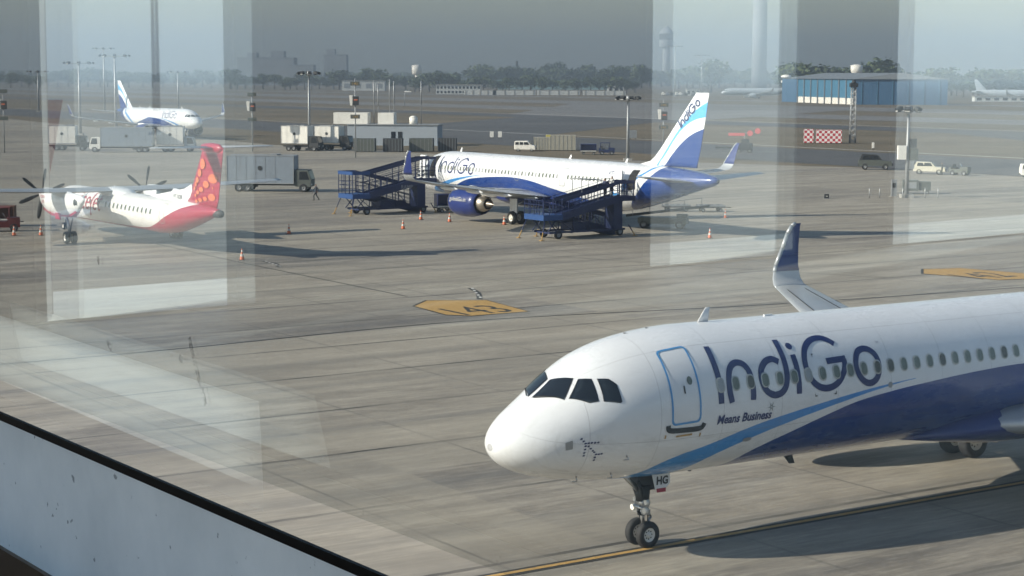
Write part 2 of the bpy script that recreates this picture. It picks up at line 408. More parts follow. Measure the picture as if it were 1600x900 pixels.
def airliner(name, label, loc, rz, group, sh=0.0, fs=0.0, detail=2, reg='', opened=(), plain=None, zdrop=0.0, finm=None):
    """sh: total hull shortening, fs: part of it ahead of the wing"""
    root = thing(name, label, 'airliner', loc, rz, group)
    st = []
    for q in ST:
        a = q[0]
        if a > 20: a -= sh
        st.append((a,)+q[1:])
    B = Body(st, ZC); B.fs = fs
    key = ('hull', sh, detail > 0, plain is None)
    if key not in MESHC:
        av = [.000002, .004, .02, .06, .12, .2, .3, .42, .56, .72, .9, 1.1, 1.3, 1.5, 1.75, 2, 2.25, 2.5, 2.75, 3, 3.4, 3.8, 4.3, 4.8, 5.4, 6, 7]
        a = 9
        while a < 31-sh: av.append(a); a += 2.5
        a = 31.0-sh
        while a < 44-sh: av.append(a); a += .75
        av += [44-sh, 44.3-sh, 44.51-sh]
        if detail == 0: av = av[::2]+[44.51-sh]
        MESHC[key] = B.loft(av, 56 if detail else 28, livery('hull_paint_%d' % (sh*10), sh) if plain is None else plain).mesh('fuselage')
    inst('fuselage', MESHC[key], root)
    F = lambda off: (lambda u, v: B.pt(u, -v/RR, off))
    # cockpit glazing
    cw = [[(1.30,.07),(1.87,.05),(2.18,.42),(1.73,.67)], [(1.853,.73),(2.271,.52),(2.52,.66),(2.45,1.05),(2.228,1.005)], [(2.664,.72),(2.912,.811),(3.044,.937),(3.056,1.197),(3.002,1.213),(2.601,1.10)]]
    for sg in (1, -1):
        for w in cw:
            cx = sum(p[0] for p in w)/len(w); cy = sum(p[1] for p in w)/len(w)
            P = [(a, -sg*ph*RR) for a, ph in w]
            big = [(cx+(a-cx)*1.07, -sg*(cy+(ph-cy)*1.07)*RR) for a, ph in w]
            o = wrap('cockpit_window', *poly2d(P), F(.014), root, DKGLASS, (.15, .12))
            if detail > 1: wrap('window_frame', *poly2d(big), F(.007), o, CHASS, (.15, .12))
    if plain is None:
        wrap('airline_name', *logo2d(.19 if detail > 1 else .15), F(.012), root, DKNAVY, (.5, .09))
        lv, lf = logo2d(.19 if detail else .2); wrap('airline_name', [(18.37-u, v) for u, v in lv], lf, lambda u, v: B.pt(u, v/RR, .012), root, DKNAVY, (.5, .09))
    # wing and engine
    w0 = -fs
    up = (0.0, 1.0)
    for sg, nm in ((1, 'port'), (-1, 'starboard')):
        mb = MB().m(GREYM)
        S_ = []
        for l, le, ch, tc in ((1.2, 16.6, 7.5, .14), (2.0, 17.05, 7.0, .135), (4.2, 18.2, 5.9, .125), (6.4, 19.35, 4.6, .12), (10, 21.2, 3.55, .11), (14, 23.3, 2.45, .105), (16.6, 24.65, 1.75, .10)):
            S_.append(((le+w0, sg*l, 2.45+.105*max(0, l-1.9)+.0015*l*l), ch, tc, up))
        surface(mb, S_)
        wg = mb.build('wing', root)
        if detail:
            mb = MB().m(CHASS)                                   # control surface gaps on the upper skin
            for (l0, l1, f0) in ((2.6, 6.3, .72), (6.5, 12.4, .70), (12.5, 15.9, .70)):
                for f in (f0, .2):
                    pr = []
                    for l in (l0, l1):
                        le = 17.05+(l-2)*.52+w0
                        ch = 7.0-(l-2)*.545 if l < 6.4 else 4.6-(l-6.4)*.279
                        pr.append((le+ch*f, -sg*l, 2.45+.105*(l-1.9)+.0015*l*l+ch*.115*(.46 if f > .5 else .5)+.005))
                    mb.tube(pr[0], pr[1], .022, .018, 4)
            mb.build('control_gap', wg)
        # sharklet
        mb = MB().m(GREYM); zt = 2.45+.105*14.7+.0015*16.6**2
        C = []
        for k, (dl, dz, le, ch, ang) in enumerate(((0, 0, 24.65, 1.75, 0), (.35, .06, 24.85, 1.66, 20), (.62, .27, 25.02, 1.55, 45), (.78, .55, 25.2, 1.42, 66), (.85, .8, 25.32, 1.3, 76))):
            C.append(((le+w0, sg*(16.6+dl), zt+dz), ch, .10, (-sg*sin(radians(ang)), cos(radians(ang)))))
        surface(mb, C)
        wl = mb.build('winglet', root)
        mb = MB().m(GREYM if plain else NAVY)
        C2 = [C[-1]] if plain else [C[-2], C[-1]]
        for dl, dz, le, ch in ((.97, 1.5, 25.78, .95), (1.08, 2.1, 26.15, .72), (1.12, 2.4, 26.42, .52), (1.13, 2.5, 26.6, .4)):
            C2.append(((le+w0, sg*(16.6+dl), zt+dz), ch, .09, (-sg*sin(radians(80)), cos(radians(80)))))
        surface(mb, [(p_, c_*1.01, t_*1.12, n_) for p_, c_, t_, n_ in C2]); mb.build('winglet_tip', wl)
        if plain is None and detail:
            mb = MB().m(GREYM)                                   # bare leading edge strip
            for k in range(len(C2)-1):
                p, q = C2[k][0], C2[k+1][0]; mb.tube((p[0]+.06, -p[1], p[2]), (q[0]+.06, -q[1], q[2]), .085, .08, 8)
            mb.build('leading_edge', wl)
        for l in ((3.3, 6.1, 9.6, 12.6) if detail else ()):       # flap track fairings
            le = 17.05+(l-2)*.52+w0; ch = 7.0-(l-2)*.545 if l < 6.4 else 4.6-(l-6.4)*.279
            z = 2.45+.105*(l-1.9)+.0015*l*l; mb = MB().m(WHITE if l > 5 else GREYM)
            mb.lathe([(0, .01), (.4, .12), (1.2, .2), (2.0, .17), (2.7, .02)], (le+ch-2.1, -sg*l, z-.22), 'X', 12); mb.build('flap_track_fairing', wg)
        # engine
        ea, el, ez = 15.4+w0, sg*5.75, 1.75
        mb = MB().m(NAVY if plain is None else (plain))
        mb.lathe([(.12, 1.10), (.3, 1.19), (.8, 1.28), (1.6, 1.32), (2.6, 1.27), (3.4, 1.13), (4.1, .98), (4.1, .93), (3.4, 1.0)], (ea, -el, ez), 'X', 40)
        en = mb.build('engine', root)
        mb = MB().m(STEEL); mb.lathe([(1.0, 1.0), (.4, .99), (.12, 1.0), (.0, 1.045), (.03, 1.1), (.14, 1.125)], (ea, -el, ez), 'X', 40); mb.build('intake_lip', en)
        mb = MB().m(CHASS); mb.lathe([(.95, 1.0), (1.0, .3), (.6, .15), (.45, .01)], (ea, -el, ez), 'X', 30)
        for k in range(18):
            t = 2*pi*k/18; c, s = cos(t), sin(t)
            mb.face([len(mb.v)+i for i in range(4)]); mb.v += [(ea+.7, -el+.28*c, ez+.28*s), (ea+.9, -el+.28*cos(t+.2), ez+.28*sin(t+.2)), (ea+.95, -el+.98*cos(t+.3), ez+.98*sin(t+.3)), (ea+.72, -el+.98*cos(t+.1), ez+.98*sin(t+.1))]
        mb.build('fan', en)
        mb = MB().m(HOT); mb.lathe([(3.2, .78), (4.2, .74), (5.0, .52), (5.0, .48), (4.6, .46)], (ea, -el, ez), 'X', 30)
        mb.lathe([(4.4, .36), (5.0, .3), (5.9, .02)], (ea, -el, ez), 'X', 24); mb.build('exhaust_cone', en)
        mb = MB().m(DARK); mb.lathe([(3.4, .99), (3.35, .7)], (ea, -el, ez), 'X', 24); mb.build('nozzle', en)
        mb = MB().m(WHITE if plain is None else plain)
        R = []
        for x, zz, h, w_ in ((ea+1.0, ez+1.22, .1, .1), (ea+2.2, ez+1.25, .28, .22), (ea+4.0, ez+1.05, .38, .25), (ea+5.6, ez+.9, .3, .2), (ea+7.2, ez+.95, .06, .06)):
            R.append([(x, -el+w_*cos(t*pi/6), zz+h*sin(t*pi/6)) for t in range(12)])
        mb.rings(R); mb.build('pylon', en)
        if plain is None and detail:
            V, Fc = text2d('goIndiGo.in', .56, align='CENTER'); r = 1.325
            sgn = sg
            wrap('engine_lettering', V, Fc, lambda u, v, sgn=sgn, ea=ea, el=el: (ea+2.0+(u if sgn > 0 else -u), -el-sgn*1.335*cos(v/1.33+.12), 1.75+1.335*sin(v/1.33+.12)), en, WHTP, (.3, .2))
        # main gear
        ga = 21.97+w0; gl = sg*3.8
        mb = MB().m(STEEL); mb.tube((ga, -gl, 2.3), (ga, -gl, 1.0), .13, .13, 12); mb.tube((ga, -gl, 1.1), (ga, -gl, .58), .085, .085, 12)
        mb.tube((ga, -gl-.5, .58), (ga, -gl+.5, .58), .07, n=10); mb.tube((ga+.1, -gl, .95), (ga+.35, -gl, .75), .04); mb.tube((ga+.35, -gl, .75), (ga+.1, -gl, .58), .04)
        mb.tube((ga, -gl, 1.7), (ga-.1, -gl+sg*1.6, 2.3), .07); g = mb.build('main_gear', root)
        for d in (-.46, .46): wheel(g, (ga, -gl+d, .58), .58, .42)
        mb = MB().m(WHITE); mb.box((ga, -gl-sg*.32, 1.65), (1.1, .05, 1.25)); mb.build('gear_door', g)
    # belly fairing
    mb = MB().m(NAVY if plain is None else plain)
    R = []
    for a, w_, zt_, zb in ((14.6, 1.0, 2.4, 2.04), (15.8, 1.75, 2.8, 1.88), (17.4, 2.25, 3.1, 1.68), (20, 2.4, 3.2, 1.6), (23.5, 2.25, 3.1, 1.66), (25.5, 1.7, 2.8, 1.85), (27, 1.0, 2.4, 2.02)):
        R.append([(a+w0, w_*cos(t*pi/12), (zt_+zb)/2+(zt_-zb)/2*sin(t*pi/12)) for t in range(24)])
    mb.rings(R); mb.build('belly_fairing', root)
    # fin
    s0 = -sh
    mb = MB().m(fin_livery(sh) if plain is None and ('fin', sh) not in MESHC else (MESHC[('fin', sh)] if plain is None else (finm or plain)))
    if plain is None: MESHC[('fin', sh)] = mb.mats[0]
    R = []
    for z, le, te, t in ((5.7, 34.3, 41.95, .06), (6.05, 35.95, 42.0, .10), (6.5, 36.62, 42.15, .10), (7.2, 37.35, 42.35, .10), (9.5, 39.55, 42.85, .095), (11.4, 41.38, 43.2, .09), (11.72, 41.75, 43.26, .05)):
        R.append([(le+x+s0, y, z) for x, y in foil(te-le, t, 12)])
    mb.rings(R); fin = mb.build('tail_fin', root)
    FS = ((5.7, 34.3, 41.95, .06), (6.05, 35.95, 42.0, .10), (6.5, 36.62, 42.15, .10), (7.2, 37.35, 42.35, .10), (9.5, 39.55, 42.85, .095), (11.4, 41.38, 43.2, .09), (11.72, 41.75, 43.26, .05))
    def half_at(a, z): return fin_half(FS, a, z)
    if plain is None:
        V, Fc = logo2d(.235); P0 = (39.62+s0, 9.1); sc = .60
        ux, uz = .775, .632         # baseline direction on the fin
        for sg in (1, -1):
            def fm(u, v, sg=sg):
                x = (u-6.1)*.495; y = (v+1.515*RR)*.45
                if sg < 0: x = 3.0-x
                fa, fz = 40.08+s0+x*.748-y*.66*sg, 8.86+x*.66+y*.748
                return (fa, -sg*(half_at(fa-s0, fz)+.035), fz)
            wrap('fin_lettering', V, Fc, fm, fin, DKNAVY, (5, 5), False)
    for sg in (1, -1):
        mb = MB().m(GREYM if plain is None else plain)
        surface(mb, [((38.0+s0, sg*.3, 4.95), 4.4, .1, up), ((38.9+s0, sg*1.3, 5.05), 3.7, .1, up), ((41.75+s0, sg*6.1, 5.55), 1.55, .09, up), ((42.0+s0, sg*6.22, 5.56), 1.1, .05, up)])
        mb.build('tailplane', root)
    # nose gear
    na = 5.07
    mb = MB().m(STEEL); mb.tube((na, 0, 2.3), (na, 0, 1.25), .11, .11, 14); mb.tube((na, 0, 1.3), (na, 0, .38), .065, .065, 12)
    mb.tube((na, -.3, .38), (na, .3, .38), .05, n=10); mb.tube((na+.08, 0, 1.1), (na+.3, 0, .8), .035); mb.tube((na+.3, 0, .8), (na+.06, 0, .5), .035)
    mb.tube((na-.9, 0, 2.3), (na-.05, 0, 1.5), .06); mb.tube((na, -.18, 1.25), (na, .18, 1.25), .14, n=12)
    if detail > 1:
        mb.m(CHASS); mb.tube((na, 0, 1.75), (na, 0, 1.30), .22, .19, 14); mb.box((na-.05, 0, 1.98), (.55, .34, .3)); mb.tube((na-.28, -.16, 1.9), (na-.02, -.1, 1.2), .05, n=8); mb.tube((na-.28, .16, 1.9), (na-.02, .1, 1.2), .05, n=8); mb.box((na+.1, 0, 1.72), (.5, .34, .22)); mb.tube((na-.03, 0, .98), (na-.03, 0, .9), .12, n=12)
        mb.tube((na+.1, .12, 2.1), (na+.02, .1, 1.0), .025, n=6); mb.tube((na+.12, -.1, 2.1), (na+.1, -.12, .7), .018, n=6); mb.path([(na-.1, -.05, 1.3), (na-.18, -.08, 1.0), (na-.08, -.06, .6)], .014)
        mb.m(STEEL)
        for y in (-.3, .3): mb.box((na-.02, y*.6, 1.02), (.2, .16, .14))
        mb.tube((na-.12, -.22, 1.12), (na-.12, .22, 1.12), .05, n=8)
    ng = mb.build('nose_gear', root)
    for d in (-.25, .25): wheel(ng, (na, d, .38), .38, .22, rz=radians(4))
    if detail > 1:
        for y in (-.27, .27):
            mb = MB().m(TRKW); mb.tube((na-.16, y, 1.08), (na-.06, y, 1.08), .085, n=14); mb.tube((na-.10, y*.92, 1.3), (na, y*.92, 1.3), .07, n=12); mb.build('landing_light', ng)
    for sg in (1, -1):
        mb = MB().m(WHITE); mb.prism([(na+.05, 2.12), (na+.68, 2.12), (na+.66, 1.80), (na+.5, 1.68), (na+.14, 1.68)], 0, .03, lambda x, z, t: (x, -sg*(.33+t)-sg*.1*(2.1-z), z)); gd = mb.build('gear_door', ng)
        if plain is None and detail > 1:
            V, Fc = text2d('HG', .30, .012, align='CENTER')
            wrap('gear_door_lettering', V, Fc, lambda u, v, sg=sg: (na+.37+sg*u*.95+v*.12, -sg*(.33+.045+.1*(2.1-1.82-v)), 1.80+v*1.0), gd, BLKP, (9, 9), False)
            mb = MB().m(RED); mb.box((na+.34, -sg*.40, 1.63), (.30, .03, .11)); mb.build('warning_flag', gd)
    # doors and windows
    if detail:
        def door(ac, z0, z1, w_, col, lw, op):
            p0 = -math.acos(max(-1, min(1, (z1-ZC)/2.07)))*RR; p1 = -math.acos(max(-1, min(1, (z0-ZC)/2.07)))*RR
            for sg in (1, -1):
                o_ = rrect(ac, sg*(p0+p1)/2, w_, p0-p1, .14); i_ = rrect(ac, sg*(p0+p1)/2, w_-2*lw, p0-p1-2*lw, .11)
                if op and sg == 1:
                    d = wrap('door', *poly2d(o_), F(.01), root, DARK, (.3, .12)); d['label'] = 'open cabin door'
                    mb = MB().m(WHITE)
                    mb.prism(rrect(ac-w_-.12, (z0+z1)/2, w_, z1-z0, .12), 0, .14, lambda x, z, t: (x, -(2.32+t-.25*((z-ZC)/2.07)**2), z)); mb.build('door_panel', d)
                    mb = MB().m(GALV); mb.tube((ac-w_/2, -1.9, z0+1.0), (ac-w_/2-.4, -2.35, z0+1.0), .05); mb.build('hinge', d)
                else:
                    d = wrap('door', *ribbon_ring(o_, i_), F(.013), root, col, (.3, .12))
                    if detail > 1:
                        wrap('door_window', *poly2d(ellipse2d(ac+.2, sg*(p0*.52+p1*.48), .085, .12)), F(.014), d, CABGLASS)
                        wrap('handle', *poly2d(rrect(ac-.02, sg*(p0*.42+p1*.58), .05, .22, .02)), F(.016), d, CHASS)
        door(5.02, 3.80, 5.78, .98, LBLUE, .055, 1 in opened)
        if detail > 1 or sh == 0:
            door(26.25, 3.9, 5.45, .84, GALV, .045, False)
            door(19.35, 4.05, 5.2, .6, GALV, .04, False)
        door(35.75-sh, 3.75, 5.65, .95, GALV, .045, 4 in opened)
        z = 4.72; ph = 1.267
        if 'win' not in MESHC:
            mb = MB(); o_ = rrect(0, 0, .29, .42, .13, 5); i_ = rrect(0, 0, .22, .34, .105, 5)
            mb.m(FRAMEG); W = lambda x, y, of: (x, -(1.975*sin(ph-y/RR)+of)*1.0, ZC+2.07*cos(ph-y/RR))
            n = len(o_)
            mb.v = [W(x, y, .016) for x, y in o_]+[W(x, y, .026) for x, y in i_]+[W(x, y, .021) for x, y in i_]
            for k in range(n): mb.face((k, (k+1) % n, n+(k+1) % n, n+k), True)
            mb.m(CABGLASS); mb.face(range(2*n, 3*n), False)
            MESHC['win'] = mb.mesh('cabin_window'); w2 = MESHC['win'].copy(); w2.materials[1] = GALV; MESHC['win2'] = w2; w3 = MESHC['win'].copy(); w3.materials[1] = OLIVE; MESHC['win3'] = w3
        xs = []; a = 6.229
        while a < 35.2-sh:
            if not any(abs(a-d) < .55 for d in ((26.25, 35.75-sh) if sh == 0 else (35.75-sh,))): xs.append(a)
            a += .533
        cnt = 0
        for a in xs:
            inst('cabin_window', MESHC[random.choice(('win', 'win', 'win2', 'win3'))], root, (a, 0, 0)); cnt += 1
        if detail > 1:
            for a in xs:
                inst('cabin_window', MESHC['win'], root, (a, 0, 0), 0, (1, -1, 1)) if cnt < 98 else None; cnt += 1
        if reg:
            V, Fc = text2d(reg, .55); wrap('registration', [(x+32.4-sh, y-1.03*RR) for x, y in V], Fc, F(.012), root, DKNAVY, (.4, .15))
    tz = ZC+1.03; mb = MB().m(CHASS); mb.lathe([(-.25, .14), (.04, .12), (.06, .09), (-.05, .02)], (44.5-sh, 0, tz), 'X', 14); mb.build('exhaust_outlet', root)
    # aerials on the roof
    for a, h in ((7.3-.4, .42), (24.5-sh*.5, .38), (32.5-sh, .36)) if detail else ():
        mb = MB().m(WHITE); z = ZC+B.sec(a)[0]-.02
        mb.rings([[(a+x, y, z) for x, y in foil(.42, .12, 4)], [(a+.32+x, y*.5, z+h) for x, y in foil(.16, .12, 4)]]); mb.build('aerial', root)
    if detail > 1:
        mb = MB().m(WHITE); mb.box((9.55, 0, ZC+2.085), (.3, .05, .06)); mb.build('aerial', root)
        for a in (4.5, 5.25):
            mb = MB().m(CHASS); mb.lathe([(-.05, .001), (-.02, .06), (.0, .07)], (a, .1, ZC+B.sec(a)[0]+.0), 'Z', 10); mb.build('roof_probe', root)
        wrap('static_port_plate', *poly2d([(1.45, -1.56*RR), (1.64, -1.56*RR), (1.66, -1.75*RR), (1.47, -1.75*RR)]), F(.01), root, GALV)
        dots = [(1.873,1.589),(1.933,1.65),(1.99,1.704),(2.073,1.713),(2.16,1.723),(2.249,1.736),(2.338,1.747),(1.999,1.759),(1.998,1.825),(1.998,1.897),(2.005,1.961),(2.083,1.775),(2.153,1.833),(2.222,1.886),(2.277,1.922),(2.346,1.975),(2.423,1.981),(2.502,1.979),(2.339,2.038),(2.344,2.098)]
        wrap('dotted_emblem', *merge2d([poly2d(ellipse2d(a, -p*RR, .036, .036, 8)) for a, p in dots]), F(.01), root, DKNAVY)
        # kick plate and yellow loading marks under the forward door
        wrap('kick_plate', *stroke2d([(4.43, -1.70*RR), (4.50, -1.775*RR), (5.02, -1.80*RR), (5.52, -1.805*RR), (5.64, -1.74*RR)], .15), F(.012), root, CHASS, (.2, .12))
        wrap('loading_mark', *merge2d([poly2d(rrect(5.0, -1.875*RR, .55, .055, .01)), poly2d(rrect(4.38, -1.86*RR, .05, .11, .01)), poly2d(rrect(5.55, -1.9*RR, .05, .11, .01))]), F(.011), root, YEL, (.2, .12))
        V, Fc = text2d('Means Business', .305, .008)
        wrap('slogan', [(x*1.02+y*.2+6.07, y*1.12-1.785*RR-x*.012) for x, y in V], Fc, F(.011), root, DKNAVY, (.3, .1))
        V, Fc = text2d('TM', .09); wrap('trade_mark', [(x+12.3, y-.93*RR) for x, y in V], Fc, F(.011), root, DKNAVY)
        wrap('corner_mark', *merge2d([poly2d([(9.72, -.98*RR), (9.78, -.98*RR), (9.78, -.995*RR), (9.735, -1.0*RR), (9.735, -1.03*RR), (9.72, -1.03*RR)]), poly2d([(9.62, -1.535*RR), (9.635, -1.535*RR), (9.64, -1.56*RR), (9.71, -1.56*RR), (9.71, -1.575*RR), (9.62, -1.575*RR)]), poly2d([(10.35, -1.56*RR), (10.42, -1.56*RR), (10.42, -1.53*RR), (10.44, -1.53*RR), (10.44, -1.575*RR), (10.35, -1.575*RR)])]), F(.011), root, BLKP)
        for a, p in ((3.3, 2.1), (3.15, 2.5), (2.2, 2.6)):           # pitot probes low on the nose
            c = B.pt(a, p, 0); n = B.pt(a, p, .14); mb = MB().m(STEEL); mb.tube(c, n, .02, n=6); mb.tube(n, (n[0]-.16, n[1], n[2]), .016, n=6); mb.build('pitot_probe', root)
        mb = MB().m(CHASS); mb.prism([(10.2, 2.06), (10.55, 2.06), (10.68, 1.72), (10.5, 1.72)], -.03, .03, lambda x, z, t: (x, t, z)); mb.build('belly_aerial', root)
        mb = MB().m(CHASS); mb.prism([(6.6, 2.06), (6.75, 2.06), (6.78, 1.93), (6.7, 1.93)], -.02, .02, lambda x, z, t: (x, t, z)); mb.build('drain_mast', root)
        for sg in (1, -1):                                        # windscreen wiper
            mb = MB().m(CHASS); mb.tube(B.pt(1.28, sg*.12, .03), B.pt(1.66, sg*.56, .035), .014, n=6); mb.build('wiper', root)
            wrap('service_panel', *poly2d(ellipse2d(7.35, -sg*2.09*RR, .16, .07)), F(.012), root, GALV)
            wrap('service_panel', *poly2d(ellipse2d(12.55, -sg*1.54*RR, .09, .09)), F(.012), root, GALV)
            wrap('star_emblem', *merge2d([poly2d([(8.0+.03*cos(t*pi/3-.5), -sg*(1.64*RR+.03*sin(t*pi/3-.5))), (8.0+.17*cos(t*pi/3), -sg*(1.64*RR+.17*sin(t*pi/3))), (8.0+.03*cos(t*pi/3+.5), -sg*(1.64*RR+.03*sin(t*pi/3+.5)))]) for t in range(6)]), F(.011), root, OLIVE)
    for c in kids(root):
        if c.name.split('.')[0] not in ('wing', 'winglet', 'engine', 'main_gear', 'nose_gear', 'tail_fin'): c.location.z += zdrop
    return root, B
# ------------------------------------------------------------------ twin turboprop
TB = [(0,-.35,-.35,0),(.12,-.12,-.62,.3),(.5,.12,-.88,.62),(1.0,.4,-1.05,.86),(1.6,.8,-1.15,1.05),(2.3,1.15,-1.24,1.2),(3.2,1.3,-1.3,1.3),(4.5,1.345,-1.345,1.345),(22,1.345,-1.345,1.345),(24,1.345,-1.2,1.3),(26,1.33,-.85,1.15),(28,1.28,-.35,.9),(30,1.2,.2,.58),(31.4,1.05,.55,.3),(31.9,.9,.7,.1)]
def turboprop(loc, rz):
    root = thing('turboprop_airliner', 'white twin-propeller airliner with red belly and red T-tail spotted with orange dots', 'airliner', loc, rz)
    zc = 2.55; B = Body(TB, zc)
    m, nt, b = nodes_of('turboprop_hull_paint'); tc = nt.nodes.new('ShaderNodeTexCoord').outputs['Object']
    sx = nt.nodes.new('ShaderNodeSeparateXYZ'); nt.links.new(tc, sx.inputs[0])
    c1 = curve_node(nt, sx.outputs[0], [(0,1.35),(10,1.42),(18,1.5),(21,1.62),(23,2.0),(25,2.7),(27,3.4),(28.5,3.75),(31,4.4),(33,5)], 0, 34, 0, 6)
    f = noise_(nt, tc, 1.2, 5)
    col = mixc(nt, lt(nt, sx.outputs[2], c1), (.78, .76, .74), (.36, .010, .045))
    col = mixc(nt, ramp(nt, f, [(.45, 0), (.8, .2)]), col, (.2, .15, .13))
    nt.links.new(col, b.inputs['Base Color']); b.inputs['Roughness'].default_value = .35; b.inputs['Coat Weight'].default_value = .4
    B.loft([.001, .05, .15, .3, .5, .8, 1.1, 1.5, 1.9, 2.3, 2.8, 3.4, 4.5, 8, 14, 20, 22, 23, 24, 25, 26, 27, 28, 29, 30, 30.8, 31.4, 31.9], 40, m).build('fuselage', root)
    R1 = 1.345; F = lambda off: (lambda u, v: B.pt(u, -v/R1, off))
    V, Fc = text2d('SpiceJet', 2.3)
    wrap('airline_name', [(x*.95+y*.25+5.6, y-1.75*R1) for x, y in V], Fc, F(.02), root, RED, (.5, .2))
    mb = MB(); o_ = rrect(0, 0, .3, .42, .12, 3)
    mb.m(CABGLASS); ph = 1.3; mb.v = [(x, -(R1+.012)*sin(ph-y/R1), zc+(R1+.012)*cos(ph-y/R1)) for x, y in o_]; mb.face(range(len(o_)), False); wm = mb.mesh('cabin_window')
    a = 5.6
    while a < 23.2:
        if not 12.2 < a < 13: inst('cabin_window', wm, root, (a, 0, 0)); inst('cabin_window', wm, root, (a, 0, 0), 0, (1, -1, 1))
        a += .8
    for ac in (4.6, 24.4):
        wrap('door', *ribbon_ring(rrect(ac, -1.35*R1, .8, 1.7, .15), rrect(ac, -1.35*R1, .72, 1.62, .12)), F(.015), root, FRAMEG, (.3, .15))
    for sg in (1, -1):
        for w in ([(1.3, .1), (1.95, .08), (2.1, .5), (1.55, .62)], [(1.6, .68), (2.15, .55), (2.5, .8), (2.4, 1.05), (1.9, 1.0)]):
            wrap('cockpit_window', *poly2d([(a, -sg*p*R1) for a, p in w]), F(.012), root, DKGLASS, (.15, .12))
    V, Fc = text2d('VT-SQB', .46); mb = MB().m(WHITE); mb.prism([(19.0, 3.8), (26.0, 4.75), (27.3, 5.15), (27.6, 3.6), (24, 3.5)], -.13, .13, lambda x, z, t: (x, t, z)); df = mb.build('dorsal_fin', root); wrap('registration', [(x*1.05+24.0, y+3.95) for x, y in V], Fc, lambda u, v: (u, -.15, v), df, CHASS, (9, 9), False)
    up = (0, 1)
    mb = MB().m(GREYM)
    S_ = [((le, l, z), ch, .15, up) for l, le, ch, z in ((-14.2, 12.15, 1.2, 4.35), (-13.6, 12.0, 1.5, 4.3), (-5, 11.2, 2.75, 3.98), (0, 11.2, 2.8, 3.95), (5, 11.2, 2.75, 3.98), (13.6, 12.0, 1.5, 4.3), (14.2, 12.15, 1.2, 4.35))]
    surface(mb, S_); mb.build('wing', root)
    mb = MB().m(WHITE); mb.rings([[(x, w_*cos(t*pi/8), 3.75+h*sin(t*pi/8)) for t in range(16)] for x, w_, h in ((9.6, .1, .1), (10.8, .95, .35), (12.5, 1.15, .5), (14.5, .9, .4), (16, .1, .08))]); mb.build('wing_fairing', root)
    for sg in (1, -1):
        l = sg*4.4; mb = MB().m(WHITE)
        R = []
        for x, w_, zt, zb in ((8.1, .2, 3.75, 3.35), (8.25, .36, 3.95, 3.15), (8.9, .5, 4.1, 2.5), (10, .58, 4.12, 2.15), (11.5, .6, 4.1, 2.05), (13.5, .55, 4.05, 2.05), (14.8, .45, 3.98, 2.2), (16.0, .33, 3.9, 2.6), (16.8, .2, 3.8, 3.2), (17.2, .03, 3.65, 3.5)):
            R.append([(x, -l+w_*(1 if abs(cos(t*pi/10)) > .5 else .95)*cos(t*pi/10), (zt+zb)/2+(zt-zb)/2*sin(t*pi/10)) for t in range(20)])
        mb.rings(R); nc = mb.build('engine_nacelle', root)
        mb = MB().m(RED); mb.rings([[(x, -l-w_, z), (x, -l+w_, z), (x, -l+w_*.8, z-.16), (x, -l-w_*.8, z-.16)] for x, w_, z in ((9, .3, 2.5), (11, .42, 2.15), (14.6, .34, 2.24), (15.8, .2, 2.66))], sm=False); mb.build('belly_stripe', nc)
        mb = MB().m(CHASS); mb.rings([[(x, -l+w_*cos(t*pi/6), 3.3+h*sin(t*pi/6)) for t in range(12)] for x, w_, h in ((15.9, .42, .42), (16.35, .3, .3), (16.4, .05, .05))]); mb.build('exhaust', nc)
        V, Fc = text2d('Spice', .62, align='CENTER'); V2, F2 = text2d('Jet', .6, align='CENTER')
        V, Fc = merge2d([(V, Fc), ([(x+.1, y-.55) for x, y in V2], F2)])
        wrap('nacelle_lettering', V, Fc, lambda u, v, sg=sg, l=l: (9.7+sg*u*.8, -l-sg*.6, 3.35+v*.7), nc, RED, (9, 9), False)
        mb = MB().m(STEEL); mb.lathe([(-.35, .01), (-.2, .14), (0, .24), (.2, .26)], (7.95, -l, 3.55), 'X', 20); pr = mb.build('propeller', root)
        for k in range(6):
            t = 2*pi*k/6+.35; mb = MB().m(CHASS); R = []
            for r, c, tw in ((.2, .12, 1.0), (.6, .3, .9), (1.2, .36, .6), (1.8, .3, .4), (2.02, .12, .3)):
                ring = []
                for x, y in foil(c, .14, 4):
                    x -= c/2; q = x*cos(tw)-y*sin(tw); w_ = x*sin(tw)+y*cos(tw)
                    ring.append((7.95+w_, -l+r*cos(t)-q*sin(t), 3.55+r*sin(t)+q*cos(t)))
                R.append(ring)
            mb.rings(R); mb.build('blade', pr)
        mb = MB().m(STEEL); mb.tube((13.2, -l, 2.6), (14.0, -l, .55), .1, .1, 10); mb.tube((14.9, -l, 2.6), (14.0, -l, .9), .07, .07, 8); mb.tube((13.4, -l, 2.2), (12.7, -l, 2.6), .06); mb.tube((14, -l-.35, .48), (14, -l+.35, .48), .07)
        g = mb.build('main_gear', root)
        for d in (-.29, .29): wheel(g, (14.0, -l+d, .48), .48, .34)
        mb = MB().m(RED); mb.box((12.4, -l-sg*.35, 2.2), (1.1, .05, .8)); mb.build('gear_door', g)
    # T-tail
    m2, nt, b = nodes_of('red_tail_paint'); tc = nt.nodes.new('ShaderNodeTexCoord').outputs['Object']
    sx = nt.nodes.new('ShaderNodeSeparateXYZ'); nt.links.new(tc, sx.inputs[0])
    dk = mul(nt, gt(nt, math_(nt, 'ADD', sx.outputs[2], math_(nt, 'MULTIPLY', sx.outputs[0], -.9)), -21.1), lt(nt, sx.outputs[2], 7.55), gt(nt, sx.outputs[2], 5.9))
    edge = gt(nt, math_(nt, 'ADD', math_(nt, 'MULTIPLY', sx.outputs[0], .8), sx.outputs[2]), 31.1)
